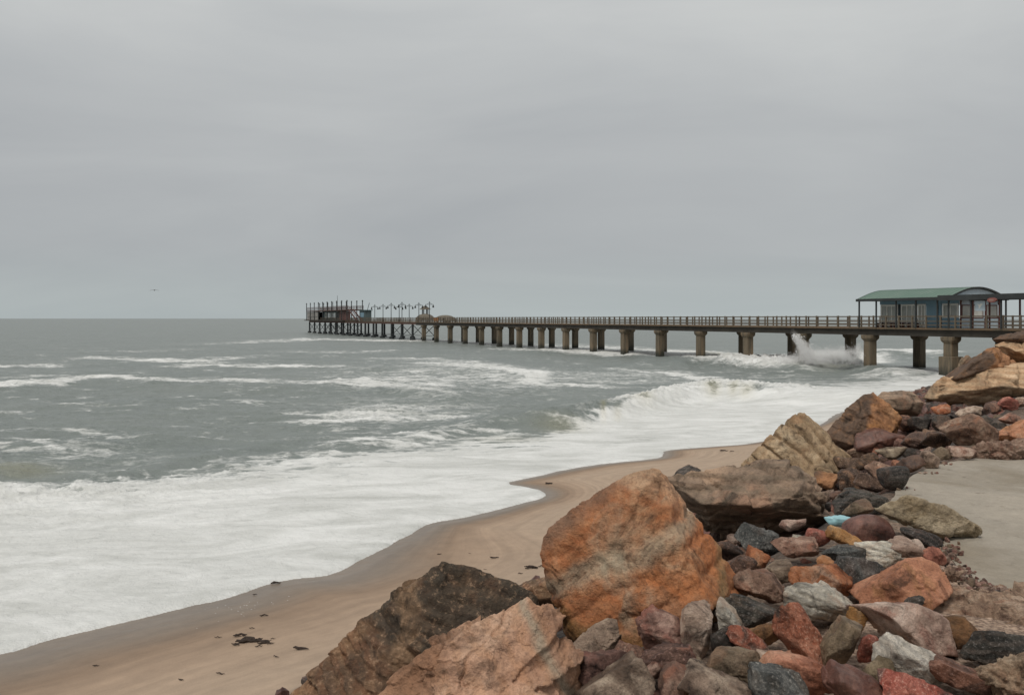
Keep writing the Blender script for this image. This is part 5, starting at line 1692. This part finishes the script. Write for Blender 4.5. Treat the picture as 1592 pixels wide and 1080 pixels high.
# ------------------------------------------------------------------ litter
def build_litter():
    d = hit(1306, 808, .1)
    me = rock_mesh("plastic_scrap", (.10, .05, .05), 5, 4, p=12, rough=.06, fine=.002)
    o = link_mesh("plastic_scrap", me, simple_mat("pale_blue_plastic", (.30, .52, .56), .4, .1, 4, 0), None, pt(1304, 808, d))
    tag(o, "scrap of pale blue plastic caught among the stones beside the maroon one", "litter")
    # flecks of foam left on the wet sand
    rs = np.random.RandomState(8); D_, f_ = ico(1); f_ = np.array(f_); V = []; Fc = []; n = 0
    for _ in range(45):
        px = rs.normal(375, 30); py = rs.normal(952, 9) + (375 - px) * .22
        if _ > 30:
            px = rs.uniform(20, 800); py = 0
        if py: x, y = ray_at_z(px, py, .38)
        else:
            k = rs.randint(8, len(WL) - 12); x = WL[k][0] + abs(rs.normal()) * .5; y = WL[k][1] - abs(rs.normal()) * .35
        if sdist(np.array([x]), np.array([y]), WL)[0] < .05: continue
        R = rs.uniform(.003, .008)
        V.append(D_ * [R * 2, R, R * .35] + [x, y, float(terrain_h(np.array([x]), np.array([y]))[0]) + R * .2]); Fc.append(f_ + n); n += len(D_)
    me = bpy.data.meshes.new("foam_flecks"); me.from_pydata(np.concatenate(V).tolist(), [], np.concatenate(Fc).tolist())
    tag(link_mesh("foam_flecks", me, simple_mat("fleck_white", (.7, .7, .68), .5, .1, 4, 0)), "tiny white foam flecks stranded on the wet sand", "foam", kind='stuff')
    # bits of seaweed and driftwood on the sand
    mw = simple_mat("dried_seaweed", (.045, .03, .022), .8, .4, 20, .3, .002)
    bits = [(150, 1035, .05, 1, "single dark scrap on the wet sand, farthest left"), (430, 907, .10, 2, "dark weed touching the edge of the foam"), (397, 925, .05, 1, "small dark bit on wet sand just below the foam edge"),
            (412, 958, .07, 1, "short dark twig on wet sand above the main cluster"), (339, 992, .06, 1, "small flat scrap left of the main cluster"), (376, 988, .10, 2, "dark twig at the top of the main cluster"), (391, 978, .05, 1, "tiny scrap above the main cluster's twig"),
            (368, 1003, .07, 2, "left end piece of the main weed cluster"), (386, 998, .15, 3, "longest curved strand of the main weed cluster"), (400, 995, .07, 2, "upper middle strand of the main weed cluster"), (412, 1000, .11, 3, "tangled clump at the right of the main weed cluster"),
            (421, 1001, .05, 2, "small strand at the right end of the main weed cluster"), (403, 1006, .06, 1, "lower crumb of the main weed cluster"), (425, 994, .04, 1, "small crumb above the right end of the main weed cluster"),
            (464, 1010, .13, 1, "straight stick near the dark brown boulder"), (342, 1049, .07, 1, "thin dark twig low on the dry sand"), (280, 1058, .05, 1, "pale brown scrap near the bottom edge of the sand"), (430, 1022, .06, 1, "faint flat scrap between the cluster and the straight stick"),
            (768, 868, .09, 2, "upright dark tuft alone in the middle of the sand"), (828, 883, .13, 3, "dark weed clump just left of the huge orange boulder"), (843, 881, .08, 1, "thin strand trailing towards the huge orange boulder"), (755, 886, .04, 1, "tiny crumb below the upright tuft"),
            (810, 892, .05, 1, "small brown crumb below the dark weed clump"), (854, 752, .12, 3, "dark lump on the sand beside the tongue of foam"), (987, 697, .13, 2, "dark scrap floating in the thin swash"), (1127, 701, .15, 2, "larger of two dark scraps at the far end of the sand"),
            (1138, 702, .09, 1, "smaller of two dark scraps at the far end of the sand"), (730, 861, .03, 1, "tiny speck left of the upright tuft"), (683, 862, .05, 1, "faint twig on the sand behind the dark brown boulder"), (985, 740, .04, 1, "tiny speck above the huge orange boulder")]
    rnd = random.Random(9)
    for i, (px, py, L_, n, lab) in enumerate(bits):
        ys = np.arange(8, 60, .02); xs = (px - CX) / F * ys
        h = terrain_h(xs, ys); zz = EYE - (py - HY) / F * ys
        d = float(ys[np.argmax(zz < h)]); x = (px - CX) / F * d; z = float(terrain_h(np.array([x]), np.array([d]))[0])
        if px == 987: z += .03
        mb = MB()
        for k in range(n):
            a = rnd.uniform(-.5, .5); pts = []
            cx, cy = rnd.uniform(-.3, .3) * L_, rnd.uniform(-.3, .3) * L_
            for q in range(6):
                t = q / 5 - .5
                pts.append((cx + math.cos(a) * t * 2 * L_ + rnd.uniform(-.12, .12) * L_, cy + math.sin(a) * t * 2 * L_ + rnd.uniform(-.2, .2) * L_, .012 + .25 * L_ * rnd.random()))
            r0 = L_ * rnd.uniform(.10, .17)
            mb.tube(pts, [r0 * .5, r0, r0 * 1.2, r0, r0 * .8, r0 * .3], 6)
        nm = "stick" if "stick" in lab or "twig" in lab else "seaweed"
        o = mb.build(nm, mw); o.location = (x, d, z)
        tag(o, lab, nm, "dark weed and twigs scattered on the sand")


build_litter()
